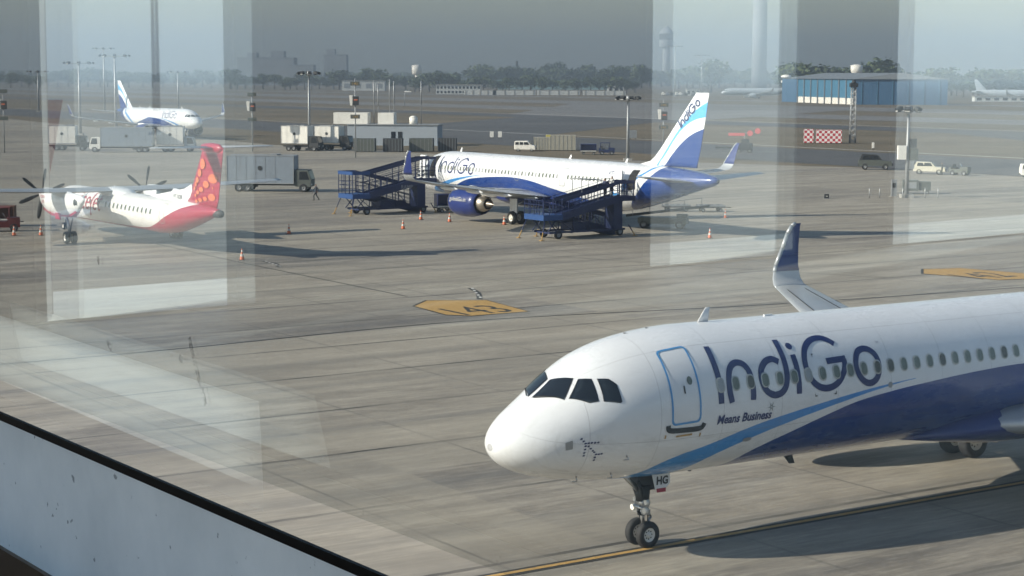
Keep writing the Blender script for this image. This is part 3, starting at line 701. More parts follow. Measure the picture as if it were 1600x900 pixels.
    nt.links.new(mixc(nt, mul(nt, edge, gt(nt, sx.outputs[2], 6.2), lt(nt, sx.outputs[2], 7.55)), (.36, .010, .045), (.22, .012, .04)), b.inputs['Base Color'])
    b.inputs['Roughness'].default_value = .35; b.inputs['Coat Weight'].default_value = .4
    mb = MB().m(m2); R = []
    for z, le, te, t in ((3.55, 25.6, 31.3, .08), (4.2, 26.7, 31.6, .1), (5.0, 27.25, 31.8, .1), (7.4, 28.85, 32.4, .1), (7.95, 29.0, 32.5, .1)):
        R.append([(le+x, y, z) for x, y in foil(te-le, t, 10)])
    mb.rings(R); fin = mb.build('tail_fin', root)
    mb = MB().m(m2); mb.rings([[(x, w_*cos(t*pi/6), 7.85+h*sin(t*pi/6)) for t in range(12)] for x, w_, h in ((28.7, .05, .05), (29.2, .26, .3), (30.5, .32, .4), (31.8, .25, .34), (32.4, .04, .05))]); mb.build('fin_cap', fin)
    FQ = ((3.55, 25.6, 31.3, .08), (4.2, 26.7, 31.6, .1), (5.0, 27.25, 31.8, .1), (7.4, 28.85, 32.4, .1), (7.95, 29.0, 32.5, .1))
    dots = [(x, z, rx*.88, rz_*.92) for x, z, rx, rz_ in ((29.44, 6.70, 0.49, 0.41), (28.95, 6.05, 0.36, 0.31), (28.55, 5.52, 0.30, 0.23), (28.28, 5.21, 0.22, 0.18), (28.10, 4.90, 0.2, 0.14), (30.94, 5.71, 0.75, 0.37), (29.93, 5.26, 0.50, 0.28), (29.18, 4.87, 0.36, 0.2), (28.64, 4.64, 0.28, 0.16), (28.27, 4.40, 0.2, 0.12), (30.7, 4.38, 0.58, 0.28), (29.75, 4.23, 0.36, 0.17), (29.0, 4.11, 0.34, 0.15), (28.4, 4.0, 0.22, 0.14), (30.9, 5.05, .1, .1))]
    for sg in (1, -1):
        L = [poly2d(ellipse2d(a, z, rx, rz_, 14)) for a, z, rx, rz_ in dots]
        V, Fc = merge2d(L); wrap('orange_dots', V, Fc, lambda u, v, sg=sg: (u, -sg*(fin_half(FQ, u, v)+.03), v), fin, ORANGE, (.4, .4), False)
    for sg in (1, -1):
        mb = MB().m(GREYM); surface(mb, [((29.6, sg*.1, 7.9), 1.75, .1, up), ((30.1, sg*4.3, 7.95), 1.2, .1, up), ((30.3, sg*4.65, 7.95), .8, .06, up)]); mb.build('tailplane', root)
    mb = MB().m(CHASS); mb.rings([[(x, w_*cos(t*pi/6), 3.25+w_*sin(t*pi/6)) for t in range(12)] for x, w_ in ((31.2, .32), (31.9, .28), (32.2, .1))]); mb.build('tail_cone', root)
    mb = MB().m(STEEL); mb.tube((1.2+.0, 0, 1.5), (1.2, 0, .35), .06); ng = mb.build('nose_gear', root)
    mb = MB().m(STEEL); mb.tube((1.2, 0, 1.5), (1.2, 0, .35), .07)
    for d in (-.18, .18): wheel(ng, (1.2, d, .3), .3, .18)
    mb = MB().m(WHITE); mb.rings([[(12+x, y, zc+1.3) for x, y in foil(.35, .14, 4)], [(12.2+x, y*.5, zc+1.75) for x, y in foil(.14, .14, 4)]]); mb.build('aerial', root)
    return root
# ------------------------------------------------------------------ ground equipment
def boarding_ramp(label, loc, rz, grp, shade=False):
    """zig-zag ramp: door platform, long slope to a turning landing, second slope back to the ground.
    local x runs away from the aircraft side, local y across"""
    root = thing('boarding_ramp', label, 'boarding ramp', loc, rz, grp)
    def flight(name, x0, z0, x1, z1, y0, y1, top):
        mb = MB().m(RAMPB)
        n = 1
        mb.prism([(x0, z0), (x1, z1), (x1, z1-.42), (x0, z0-.42)], 0, y1-y0, lambda x, z, t: (x, y0+t, z)); d = mb.build(name, root)
        for y in (y0, y1):
            mb = MB().m(RAMPB); L = int(abs(x1-x0)/.62)
            for k in range(L+1):
                t = k/L; x = x0+(x1-x0)*t; z = z0+(z1-z0)*t
                mb.box((x, y, z+(top if k % 4 == 0 else 1.05)/2), (.06 if k % 4 == 0 else .035, .05, top if k % 4 == 0 else 1.05))
            for h, r in ((.35, .022), (.7, .022), (1.05, .04), (1.45, .02)): mb.tube((x0, y, z0+h), (x1, y, z1+h), r, n=5)
            mb.prism([(x0, z0+top+.12), (x1, z1+top+.12), (x1, z1+top-.16), (x0, z0+top-.16)], -.03, .03, lambda x, z, t, y=y: (x, y+t, z))
            mb.prism([(x0, z0+.16), (x1, z1+.16), (x1, z1-.5), (x0, z0-.5)], -.03, .03, lambda x, z, t, y=y: (x, y+t, z))
            mb.build('side_rail', d)
        return d
    TOP = 1.95 if not shade else 1.15
    ZD = 3.25; ZL = 2.0
    flight('upper_ramp', 1.6, ZD, 7.3, ZL, .08, 1.28, TOP)
    flight('lower_ramp', 7.3, ZL, .7, .30, -1.28, -.08, TOP)
    # door platform
    mb = MB().m(RAMPB); mb.box((.8, .68, ZD-.2), (1.7, 1.3, .4)); pf = mb.build('door_platform', root)
    mb = MB().m(RAMPB)
    for y in (.06, 1.3):
        for x in (.1, .8, 1.55): mb.box((x, y, ZD+TOP/2), (.06, .06, TOP))
        for h in (.4, .75, 1.1): mb.tube((.05, y, ZD+h), (1.6, y, ZD+h), .028, n=5)
        mb.box((.82, y, ZD+TOP), (1.6, .07, .26))
    mb.build('side_rail', pf)
    if not shade:
        mb = MB().m(WHTP)
        for x in (.25, .7, 1.15):
            for z in (.25, .62): mb.box((x, -.02, ZD+z), (.34, .03, .28))
        mb.build('safety_panel', pf)
    # landing
    mb = MB().m(RAMPL); mb.box((8.25, 0, ZL-.22), (1.9, 2.7, .44)); ld = mb.build('landing', root)
    mb = MB().m(RAMPB)
    for x in (7.35, 8.0, 8.6, 9.18):
        for y in (-1.32, 1.32): mb.box((x, y, ZL+TOP/2), (.055, .055, TOP))
    for y in (-.7, 0, .7): mb.box((9.18, y, ZL+TOP/2), (.055, .055, TOP))
    for h in (.4, .8, 1.15):
        mb.path([(7.35, -1.32, ZL+h), (9.18, -1.32, ZL+h), (9.18, 1.32, ZL+h), (7.35, 1.32, ZL+h)], .028, 5)
    mb.build('side_rail', ld)
    mb = MB().m(RAMPL)
    if not shade:
        mb.box((8.27, -1.34, ZL+TOP), (1.9, .07, .32)); mb.box((8.27, 1.34, ZL+TOP), (1.9, .07, .32)); mb.box((9.2, 0, ZL+TOP), (.07, 2.6, .32)); mb.build('top_fascia', ld)
    # chassis, bracing, legs, wheels
    mb = MB().m(RAMPB)
    for y in (-1.05, 1.05):
        mb.box((4.6, y, .55), (7.6, .12, .16))
        for x0, x1 in ((1.2, 2.8), (2.8, 4.4), (4.4, 6.0), (6.0, 7.6)):
            zt = lambda x: ZD-.4-(x-1.2)/6.4*(ZD-ZL) if y > 0 else .0+.35+(x-.7)/6.6*(ZL-.6)
            mb.tube((x0, y, .6), (x0, y, max(.62, zt(x0))), .05, n=6); mb.tube((x0, y, .6), (x1, y, max(.62, zt(x1))), .035, n=6)
        mb.tube((7.7, y, .6), (8.6, y, ZL-.4), .05, n=6); mb.tube((8.6, y, .6), (7.7, y, ZL-.4), .05, n=6)
    mb.box((1.6, .6, 1.85), (.9, 1.2, 2.5)); mb.box((5.2, 0, .95), (1.5, 1.6, .7))
    for x in (1.1, 3.5, 6.2, 8.2): mb.box((x, 0, .5), (.12, 2.2, .12))
    ch = mb.build('chassis', root)
    for x, y in ((1.3, -1.0), (1.3, 1.0), (7.5, -1.0), (7.5, 1.0)): wheel(ch, (x, y, .36), .36, .24, 'car')
    for x, y, dx, dy in ((9.0, -1.25, .55, -.35), (9.0, 1.25, .55, .35), (7.6, -1.3, -.1, -.75), (.8, -1.3, -.4, -.6), (.6, 1.3, -.3, .5)):
        mb = MB().m(RAMPB); mb.tube((x, y, ZL-.45 if x > 5 else .9), (x+dx, y+dy, .06), .045, n=6); mb.m(YEL); mb.tube((x+dx*.6, y+dy*.6, (ZL-.45)*.4+.03 if x > 5 else .4), (x+dx, y+dy, .06), .048, n=6); mb.box((x+dx, y+dy, .04), (.3, .3, .05)); mb.build('outrigger_leg', root)
    if not shade:
        mb = MB().m(RAMPB); mb.box((3.1, -1.36, .82), (2.6, .04, .5)); p = mb.build('sign_panel', root)
        V, Fc = text2d('RAMP', .5, align='CENTER'); wrap('ramp_lettering', V, Fc, lambda u, v: (3.3-u, 1.34, 2.35+v-.0), root, GALV, (9, 9), False)
    else:
        mb = MB().m(GALV); mb.prism([(3.4, 4.6), (5.6, 4.75), (5.6, 4.83), (3.4, 4.68)], -.1, 1.3, lambda x, z, t: (x, t, z))
        for x in (3.7, 5.3):
            for y in (.0, 1.25): mb.tube((x, y, 3.0), (x+.1, y, 4.7), .03, n=5)
        mb.build('sun_shade', root)
    return root
def cab_truck(label, loc, rz, box, L=6.2, H=2.3, lift=1.35, grp=None, cabmat=None, cabH=1.9, emblem=True, boxname='box_body'):
    """high-loader truck, cab towards local +x, origin under the box rear"""
    root = thing('catering_truck', label, 'truck', loc, rz, grp)
    mb = MB().m(CHASS); mb.box((L/2+.9, 0, .82), (L+1.8, .9, .26)); mb.box((L*.3, 0, .7), (1.4, 2.2, .5))
    if lift > 1.3:
        for x0 in (.9, L-1.6):
            for y in (-.9, .9): mb.tube((x0, y, .9), (x0+1.0, y, lift-.02), .06, n=6); mb.tube((x0+1.0, y, .9), (x0, y, lift-.02), .06, n=6)
    ch = mb.build('chassis', root)
    mb = MB().m(box); mb.box((L/2, 0, lift+H/2), (L, 2.45, H)); mb.m(GALV)
    for z in (lift, lift+H):
        for y in (-1.23, 1.23): mb.box((L/2, y, z), (L+.04, .06, .1))
    for x in (0, L):
        for y in (-1.23, 1.23): mb.box((x, y, lift+H/2), (.08, .07, H+.08))
    bx = mb.build(boxname, root)
    mb = MB().m(GALV)
    for k in range(1, int(L/1.1)):
        for y in (-1.235, 1.235): mb.box((k*1.1, y, lift+H/2), (.03, .02, H-.12))
    mb.build('side_rib', bx)
    mb = MB().m(TRKW); mb.box((-.04, -.62, lift+H/2), (.05, 1.1, H*.88)); mb.box((-.04, .62, lift+H/2), (.05, 1.1, H*.88)); mb.build('rear_door', bx)
    if emblem:
        mb = MB().m(CHASS)
        for y in (-1.25, 1.25): mb.tube((L*.5, y, lift+H*.55), (L*.5, y*1.008, lift+H*.55), .26, n=14)
        mb.build('round_emblem', bx)
    c0 = L+.15; cm = cabmat or TRKG
    mb = MB().m(cm)
    prof = [(c0, .6), (c0+1.75, .6), (c0+1.8, 1.35), (c0+1.45, .6+cabH), (c0, .65+cabH)]
    mb.prism(prof, -1.1, 1.1, lambda x, z, t: (x, t, z)); cb = mb.build('cab', root)
    mb = MB().m(DKGLASS); mb.prism([(c0+1.80, 1.45), (c0+1.815, 1.45), (c0+1.50, .5+cabH), (c0+1.485, .5+cabH)], -.98, .98, lambda x, z, t: (x+.012, t, z)); mb.build('windscreen', cb)
    for y in (-1.112, 1.112):
        mb = MB().m(DKGLASS); mb.prism([(c0+.45, 1.4), (c0+1.6, 1.4), (c0+1.3, .45+cabH), (c0+.5, .45+cabH)], -.006, .006, lambda x, z, t, y=y: (x, y+t, z)); mb.build('side_window', cb)
    for y in (-.8, .8):
        mb = MB().m(TRKW); mb.box((c0+1.83, y, .85), (.06, .3, .18)); mb.build('headlight', cb)
    for x in (1.3, 2.25, c0+.9):
        for y in (-1.0, 1.0): wheel(ch, (x, y, .48), .48, .3, 'car')
    mb = MB().m(GALV); mb.box((L*.55+1.0, 0, lift+H+.1), (1.0, 2.0, .12)); mb.build('front_platform', root)
    return root
def van(label, loc, rz, paint=None, name='minivan'):
    root = thing(name, label, 'van', loc, rz); p = paint or TRKW
    mb = MB().m(p); prof = [(0, .35), (0, 1.1), (.12, 1.78), (2.3, 1.82), (2.95, 1.15), (3.65, 1.0), (3.72, .35)]
    R = []
    for y, s in ((-.74, .94), (-.7, 1), (.7, 1), (.74, .94)): R.append([(1.86+(x-1.86)*s, y, .35+(z-.35)*s) for x, z in prof])
    mb.rings(R, True, True, True, False); bd = mb.build('body', root)
    for y in (-.746, .746):
        for x0, x1 in ((.2, .85), (.95, 1.6), (1.7, 2.4)):
            mb = MB().m(DKGLASS); mb.prism([(x0, 1.15), (x1+(.25 if x0 > 1.6 else 0), 1.15), (x1-.05, 1.62), (x0, 1.62)], -.008, .008, lambda x, z, t, y=y: (x, y+t, z)); mb.build('side_window', bd)
    mb = MB().m(DKGLASS); mb.prism([(2.4, 1.72), (2.96, 1.2), (2.99, 1.2), (2.43, 1.72)], -.62, .62, lambda x, z, t: (x+.01, t, z)); mb.build('windscreen', bd)
    for y in (-.55, .55):
        mb = MB().m(GALV); mb.box((3.70, y, .78), (.05, .26, .16)); mb.build('headlight', bd)
    mb = MB().m(CHASS); mb.box((3.72, 0, .45), (.1, 1.4, .2)); mb.box((-.02, 0, .45), (.1, 1.4, .2)); mb.build('bumper', bd)
    for x in (.65, 3.0):
        for y in (-.66, .66): wheel(root, (x, y, .28), .28, .17, 'car')
    return root
def jeep(label, loc, rz, body, top, name='pickup', cat='car', suv=False):
    root = thing(name, label, cat, loc, rz)
    mb = MB().m(body)
    prof = [(0, .42), (0, 1.05), (2.6, 1.08), (3.1, 1.02), (4.15, .95), (4.25, .42)] 
    mb.prism(prof, -.85, .85, lambda x, z, t: (x, t, z)); bd = mb.build('body', root)
    mb = MB().m(top)
    p2 = [(.1 if suv else .0, 1.03), (2.95, 1.03), (2.35, 1.62), (.45 if suv else .02, 1.7)]
    mb.prism(p2, -.76, .76, lambda x, z, t: (x, t, z)); cn = mb.build('roof', root)
    for y in (-.768, .768):
        for x0, x1 in ((.5, 1.3), (1.4, 2.35)):
            mb = MB().m(DKGLASS); mb.prism([(x0, 1.12), (x1+.2, 1.12), (x1-.05, 1.55), (x0+.1, 1.55)], -.008, .008, lambda x, z, t, y=y: (x, y+t, z)); mb.build('side_window', cn)
    mb = MB().m(DKGLASS); mb.prism([(2.9, 1.1), (2.95, 1.1), (2.42, 1.58), (2.37, 1.58)], -.66, .66, lambda x, z, t: (x+.02, t, z)); mb.build('windscreen', cn)
    mb = MB().m(CHASS); mb.box((4.26, 0, .55), (.12, 1.5, .22)); mb.box((0, 0, .55), (.1, 1.5, .2)); mb.build('bumper', bd)
    for y in (-.6, .6):
        mb = MB().m(WHTP); mb.box((4.24, y, .82), (.06, .24, .16)); mb.build('headlight', bd)
    for x in (.8, 3.4):
        for y in (-.76, .76): wheel(root, (x, y, .36), .36, .22, 'car')
    if name == 'jeep': root.scale = (1.1, 1.1, 1.3)
    return root
def tug(label, loc, rz, paint, canopy=True, grp=None):
    root = thing('baggage_tug', label, 'tug', loc, rz, grp)
    mb = MB().m(paint); mb.box((1.3, 0, .62), (2.6, 1.35, .5)); mb.box((2.1, 0, 1.0), (1.0, 1.3, .35)); mb.box((.15, 0, .95), (.3, 1.3, .3)); bd = mb.build('body', root)
    mb = MB().m(BLACK); mb.box((.75, 0, .98), (.5, 1.1, .14)); mb.box((.5, 0, 1.25), (.1, 1.1, .45)); mb.build('seat', root)
    mb = MB().m(STEEL); mb.tube((1.55, .2, 1.0), (1.35, .2, 1.35), .03); mb.tube((1.3, .2, 1.33), (1.38, .2, 1.37), .2, n=12); mb.build('steering_wheel', root)
    if canopy:
        mb = MB().m(paint); mb.box((1.0, 0, 2.0), (1.7, 1.35, .08))
        for x in (.25, 1.75):
            for y in (-.6, .6): mb.tube((x, y, .9), (x, y, 2.0), .035, n=6)
        mb.build('canopy', root)
    for x in (.5, 2.1):
        for y in (-.62, .62): wheel(root, (x, y, .34), .34, .2, 'car')
    return root
def cart(label, loc, rz, paint, grp=None, L=2.6, covered=True):
    root = thing('baggage_cart', label, 'cart', loc, rz, grp)
    mb = MB().m(CHASS); mb.box((L/2, 0, .48), (L, 1.4, .12)); mb.tube((L, 0, .45), (L+.7, 0, .4), .04, n=6); fr = mb.build('frame', root)
    if covered:
        mb = MB().m(paint); mb.box((L/2, 0, 1.75), (L, 1.45, .07)); mb.box((.03, 0, 1.15), (.06, 1.4, 1.2)); mb.box((L-.03, 0, 1.15), (.06, 1.4, 1.2))
        mb.box((L/2, .69, 1.15), (L*.98, .04, 1.15)); mb.build('cover', root)
        mb = MB().m(WHTP); mb.box((L/2, 0, .6), (L+.02, 1.46, .1)); mb.build('rub_strip', root)
    else:
        mb = MB().m(paint)
        for k in range(5): mb.tube((.2+k*(L-.4)/4, -.65, .6), (.2+k*(L-.4)/4, .65, .6), .06, n=8)
        mb.box((L/2, -.7, .62), (L, .05, .14)); mb.box((L/2, .7, .62), (L, .05, .14)); mb.build('deck', root)
    for x in (.45, L-.45):
        for y in (-.6, .6): wheel(root, (x, y, .2), .2, .12, 'car')
    return root
def belt_loader(label, loc, rz, paint):
    root = thing('belt_loader', label, 'belt loader', loc, rz)
    mb = MB().m(paint); mb.box((2.6, 0, .68), (4.2, 1.5, .5)); mb.box((4.2, .35, 1.05), (.9, .7, .35)); root_b = mb.build('body', root)
    mb = MB().m(CHASS); mb.prism([(-.6, .95), (6.6, 1.9), (6.6, 2.1), (-.6, 1.15)], -.45, .3, lambda x, z, t: (x, t, z)); bl = mb.build('conveyor', root)
    mb = MB().m(GALV)
    for y in (-.5,):
        for x in (0, 1.5, 3, 4.5, 6): mb.tube((x, y, 1.1+x*.132), (x, y, 1.9+x*.132), .025, n=5)
        mb.tube((0, y, 1.9), (6, y, 2.7), .03, n=6)
    mb.build('handrail', bl)
    for x in (1.0, 4.1):
        for y in (-.65, .65): wheel(root, (x, y, .36), .36, .22, 'car')
    return root
def traffic_cone():
    root = thing('traffic_cone', 'orange and white striped traffic cone', 'traffic cone', (0, 0, 0), 0, 'traffic cones on the apron')
    mb = MB().m(CHASS); mb.box((0, 0, .025), (.42, .42, .05)); mb.build('base', root)
    mb = MB().m(ORANGE); mb.lathe([(.05, .17), (.28, .125)], (0, 0, 0), 'Z', 16); mb.lathe([(.45, .092), (.6, .065)], (0, 0, 0), 'Z', 16); mb.lathe([(.72, .045), (.82, .03), (.83, .001)], (0, 0, 0), 'Z', 16)
    c = mb.build('cone_body', root)
    mb = MB().m(WHTP); mb.lathe([(.28, .127), (.45, .094)], (0, 0, 0), 'Z', 16); mb.lathe([(.6, .067), (.72, .047)], (0, 0, 0), 'Z', 16); mb.build('white_band', c)
    return root
def mast(label, loc, h, heads=8, base_r=.28, cabinets=(), grp='floodlight masts', cat='floodlight mast', ring=1.5, rz=0):
    root = thing('floodlight_mast', label, cat, loc, rz, grp)
    mb = MB().m(GALV); mb.tube((0, 0, 0), (0, 0, h), base_r, base_r*.55, 14); mb.m(CONC); mb.box((0, 0, .2), (1.3, 1.3, .4)); mb.build('pole', root)
    mb = MB().m(GALV)
    mb.path([(ring*cos(t*pi/6), ring*sin(t*pi/6), h-.2) for t in range(13)], .05, 6)
    for k in range(heads//2): t = 2*pi*k/(heads//2); mb.tube((0, 0, h-.1), (ring*cos(t), ring*sin(t), h-.2), .045, n=6)
    mb.tube((0, 0, h-.5), (0, 0, h+.3), .35, .3, 12); cr = mb.build('head_frame', root)
    for k in range(heads):
        t = 2*pi*k/heads+.2; mb = MB().m(CHASS); x, y = (ring+.25)*cos(t), (ring+.25)*sin(t)
        mb.box((x, y, h-.05), (.5, .62, .42), t, .5); mb.m(WHTP); mb.box((x+.14*cos(t), y+.14*sin(t), h-.2), (.3, .5, .05), t, .5); mb.build('floodlight', cr)
    for (z, w, hh, mt_) in cabinets:
        mb = MB().m(mt_); mb.box(((base_r-.05)*(1 if w > 0 else -1)+w/2, -.1, z), (abs(w), .5, hh)); mb.build('equipment_box', root)
    return root
def sign_post(label, loc, h, text='142', grp='stand number posts', rz=0):
    root = thing('stand_sign_post', label, 'sign post', loc, rz, grp)
    mb = MB().m(GALV); mb.tube((0, 0, 0), (0, 0, h), .11, .09, 10); mb.build('pole', root)
    for z in (h-.8, h*.52):
        mb = MB().m(OLIVE); mb.box((0, -.14, z), (1.5, .1, .62)); s = mb.build('number_board', root)
        if text: 
            V, Fc = text2d(text, .55, align='CENTER'); wrap('number', V, Fc, lambda u, v, z=z: (u*1.2, -.20, z-.2+v), s, YEL, (9, 9), False)
    mb = MB().m(CHASS); mb.box((.1, -.2, h*.72), (.95, .5, 1.4)); d = mb.build('guidance_display', root)
    mb = MB().m(ORANGE); mb.box((.1, -.46, h*.72+.15), (.6, .02, .2)); mb.build('display_text', d)
    mb = MB().m(TRKW); mb.prism([(-.8, h*.66), (-.45, h*.66), (-.4, h*.66+1.6), (-.95, h*.66+1.6)], -.25, .25, lambda x, z, t: (x, t, z)); mb.build('white_hood', root)
    return root
def person(label, loc, rz, top, legs, pose='walk', grp=None, scale=1.0):
    root = thing('person', label, 'person', loc, rz, grp); root.scale = (scale,)*3
    s = .26 if pose == 'walk' else .06
    J = {'hip': (0, 0, .95, .125), 'belly': (0, 0, 1.1, .13), 'chest': (.02, 0, 1.33, .15), 'neck': (.02, 0, 1.5, .06), 'head': (.04, 0, 1.6, .085), 'top': (.04, 0, 1.72, .075),
         'hl': (0, .1, .92, .1), 'kl': (s+.04, .1, .5, .065), 'fl': (s, .1, .08, .045), 'tl': (s+.18, .11, .04, .04),
         'hr': (0, -.1, .92, .1), 'kr': (-s*.4+.05, -.1, .5, .065), 'fr': (-s*1.3, -.1, .1, .045), 'tr': (-s*1.3+.16, -.11, .04, .04),
         'sl': (.02, .19, 1.43, .06), 'el': (-s*.7, .25, 1.17, .045), 'wl': (-s*.6+.08, .24, .93, .035), 'ml': (-s*.5+.1, .24, .84, .04),
         'sr': (.02, -.19, 1.43, .06), 'er': (s*.6, -.25, 1.17, .045), 'wr': (s*.9+.08, -.22, .95, .035), 'mr': (s*.95+.12, -.22, .86, .04)}
    E_ = [('hip', 'belly'), ('belly', 'chest'), ('chest', 'neck'), ('neck', 'head'), ('head', 'top'), ('hip', 'hl'), ('hl', 'kl'), ('kl', 'fl'), ('fl', 'tl'), ('hip', 'hr'), ('hr', 'kr'), ('kr', 'fr'), ('fr', 'tr'),
          ('chest', 'sl'), ('sl', 'el'), ('el', 'wl'), ('wl', 'ml'), ('chest', 'sr'), ('sr', 'er'), ('er', 'wr'), ('wr', 'mr')]
    K = list(J); me = bpy.data.meshes.new('person_body'); me.from_pydata([J[k][:3] for k in K], [(K.index(a), K.index(b)) for a, b in E_], [])
    o = bpy.data.objects.new('body', me); COL.objects.link(o); o.parent = root
    sk = o.modifiers.new('s', 'SKIN'); o.modifiers.new('d', 'SUBSURF').levels = 1
    for i, k in enumerate(K): me.skin_vertices[0].data[i].radius = (J[k][3], J[k][3]*(1.25 if k in ('chest', 'belly', 'hip') else 1))
    me.skin_vertices[0].data[0].use_root = True
    m, nt, b = nodes_of('clothed_person'); tc = nt.nodes.new('ShaderNodeTexCoord').outputs['Object']; sx = nt.nodes.new('ShaderNodeSeparateXYZ'); nt.links.new(tc, sx.inputs[0]); z = sx.outputs[2]
    arm = mul(nt, gt(nt, math_(nt, 'ABSOLUTE', sx.outputs[1]), .2), lt(nt, z, .95), gt(nt, z, .75))
    c = mixc(nt, gt(nt, z, .93), legs, top); c = mixc(nt, gt(nt, z, 1.49), c, (.25, .14, .09)); c = mixc(nt, arm, c, (.25, .14, .09)); c = mixc(nt, gt(nt, z, 1.66), c, (.01, .01, .01)); c = mixc(nt, lt(nt, z, .09), c, (.02, .02, .02))
    nt.links.new(c, b.inputs['Base Color']); b.inputs['Roughness'].default_value = .8; me.materials.append(m)
    return root
# ------------------------------------------------------------------ ground
GA = radians(33.7)                        # the airfield grid runs along this direction
U = Vector((cos(GA), sin(GA))); Q = Vector((sin(GA), -cos(GA)))     # U along the taxi line, Q towards the viewer's right
def pu(u, q): v = U*u+Q*q; return (v.x, v.y)          # grid coordinates -> ground
E2 = Vector((.555, -.832)); Q2 = Vector((.832, .555))
def ground_material(name, kind):
    m, nt, b = nodes_of(name); tc = nt.nodes.new('ShaderNodeTexCoord').outputs['Object']
    r = mapping(nt, tc, rot=-GA); sx = nt.nodes.new('ShaderNodeSeparateXYZ'); nt.links.new(r, sx.inputs[0])
    big = noise_(nt, mapping(nt, r, (.02, .045, 1)), 1, 5, .6); mid = noise_(nt, mapping(nt, r, (.10, .5, 1)), 1, 6, .65); fine = noise_(nt, tc, 1.6, 8, .7)
    if kind == 'concrete':
        col = mixc(nt, ramp(nt, big, [(.3, 0), (.7, 1)]), (.27, .24, .198), (.42, .385, .325))
        col = mixc(nt, ramp(nt, mid, [(.38, 0), (.60, .9)]), col, (.165, .145, .125))
        col = mixc(nt, ramp(nt, fine, [(.42, 0), (.8, .5)]), col, (.43, .385, .305))
        # long rubber and oil streaks along the traffic direction
        st = noise_(nt, mapping(nt, r, (.012, .35, 1), loc=(3, 7, 0)), 1, 4, .6)
        col = mixc(nt, ramp(nt, st, [(.50, 0), (.66, .65)]), col, (.10, .10, .105))
        sp = noise_(nt, mapping(nt, tc, (.35, .35, 1), loc=(9, 2, 0)), 1, 5, .7)
        col = mixc(nt, ramp(nt, sp, [(.66, 0), (.72, .5)]), col, (.08, .075, .07))
        sc = noise_(nt, mapping(nt, r, (.5, 4.5, 1)), 1, 8, .75)
        col = mixc(nt, ramp(nt, sc, [(.38, .5), (.50, 0)]), col, (.13, .112, .09)); col = mixc(nt, ramp(nt, sc, [(.52, 0), (.66, .45)]), col, (.50, .46, .37))
        bl = noise_(nt, mapping(nt, r, (.03, .10, 1), loc=(5, 1, 0)), 1, 6, .7)
        col = mixc(nt, ramp(nt, bl, [(.50, 0), (.64, .45)]), col, (.125, .115, .105))
        # every slab has its own tone; joints between the slabs
        W_, L_ = 7.5, 7.5
        fu = math_(nt, 'DIVIDE', sx.outputs[0], L_); fv = math_(nt, 'DIVIDE', math_(nt, 'ADD', sx.outputs[1], 1.2), W_)
        cb = nt.nodes.new('ShaderNodeCombineXYZ'); nt.links.new(math_(nt, 'FLOOR', math_(nt, 'MULTIPLY', fu, .25)), cb.inputs[0]); nt.links.new(math_(nt, 'FLOOR', fv), cb.inputs[1])
        wn = nt.nodes.new('ShaderNodeTexWhiteNoise'); nt.links.new(cb.outputs[0], wn.inputs['Vector'])
        col = mixc(nt, math_(nt, 'MULTIPLY', wn.outputs[0], .40), col, (.44, .39, .30))
        wob = math_(nt, 'MULTIPLY', math_(nt, 'SUBTRACT', fine, .5), .02)
        jv = lt(nt, math_(nt, 'ABSOLUTE', math_(nt, 'SUBTRACT', math_(nt, 'FRACT', math_(nt, 'ADD', fv, wob)), .5)), .015)
        ju = lt(nt, math_(nt, 'ABSOLUTE', math_(nt, 'SUBTRACT', math_(nt, 'FRACT', math_(nt, 'ADD', fu, wob)), .5)), .009)
        br = ramp(nt, noise_(nt, mapping(nt, tc, (.15, .15, 1)), 1, 4), [(.4, .25), (.6, .9)])
        col = mixc(nt, mul(nt, jv, br), col, (.055, .05, .045)); col = mixc(nt, mul(nt, ju, br, .55), col, (.07, .065, .06))
        rough = .82
    elif kind == 'asphalt':
        col = mixc(nt, ramp(nt, mid, [(.3, 0), (.7, 1)]), (.055, .057, .062), (.105, .105, .108)); col = mixc(nt, ramp(nt, big, [(.4, 0), (.7, .5)]), col, (.14, .135, .13)); rough = .85
    elif kind == 'runway':
        col = mixc(nt, ramp(nt, big, [(.3, 0), (.7, 1)]), (.14, .14, .14), (.22, .21, .20)); rough = .85
    else:
        g = noise_(nt, mapping(nt, tc, (.012, .03, 1)), 1, 8, .65); h = noise_(nt, mapping(nt, tc, (.1, .25, 1)), 1, 6, .7)
        col = mixc(nt, ramp(nt, g, [(.3, 0), (.7, 1)]), (.10, .078, .05), (.20, .155, .105)); col = mixc(nt, ramp(nt, h, [(.45, 0), (.7, .7)]), col, (.07, .075, .045)); rough = 1
    nt.links.new(col, b.inputs['Base Color'])
    if kind == 'concrete': nt.links.new(math_(nt, 'MULTIPLY_ADD', fine, .3, .55), b.inputs['Roughness'])
    else: b.inputs['Roughness'].default_value = rough
    b.inputs['Specular IOR Level'].default_value = .35
    return m
MG = ground_material('dry_grass_ground', 'grass'); MC = ground_material('apron_concrete', 'concrete'); MA = ground_material('taxiway_asphalt', 'asphalt'); MR = ground_material('runway_surface', 'runway')
def sheet(name, poly, z, mt, label=None):
    me = bpy.data.meshes.new(name); me.from_pydata([(x, y, z) for x, y in poly], [], [tuple(range(len(poly)))]); me.materials.append(mt)
    o = bpy.data.objects.new(name, me); COL.objects.link(o); o['kind'] = 'structure'; return o
sheet('ground', [(-9000, -3000), (9000, -3000), (9000, 9000), (-9000, 9000)], 0, MG)
def band(name, q0, q1, e0, e1, z, mt):
    P = [Q2*q+E2*e for q, e in ((q0, e0), (q0, e1), (q1, e1), (q1, e0))]; return sheet(name, [(p.x, p.y) for p in P], z, mt)
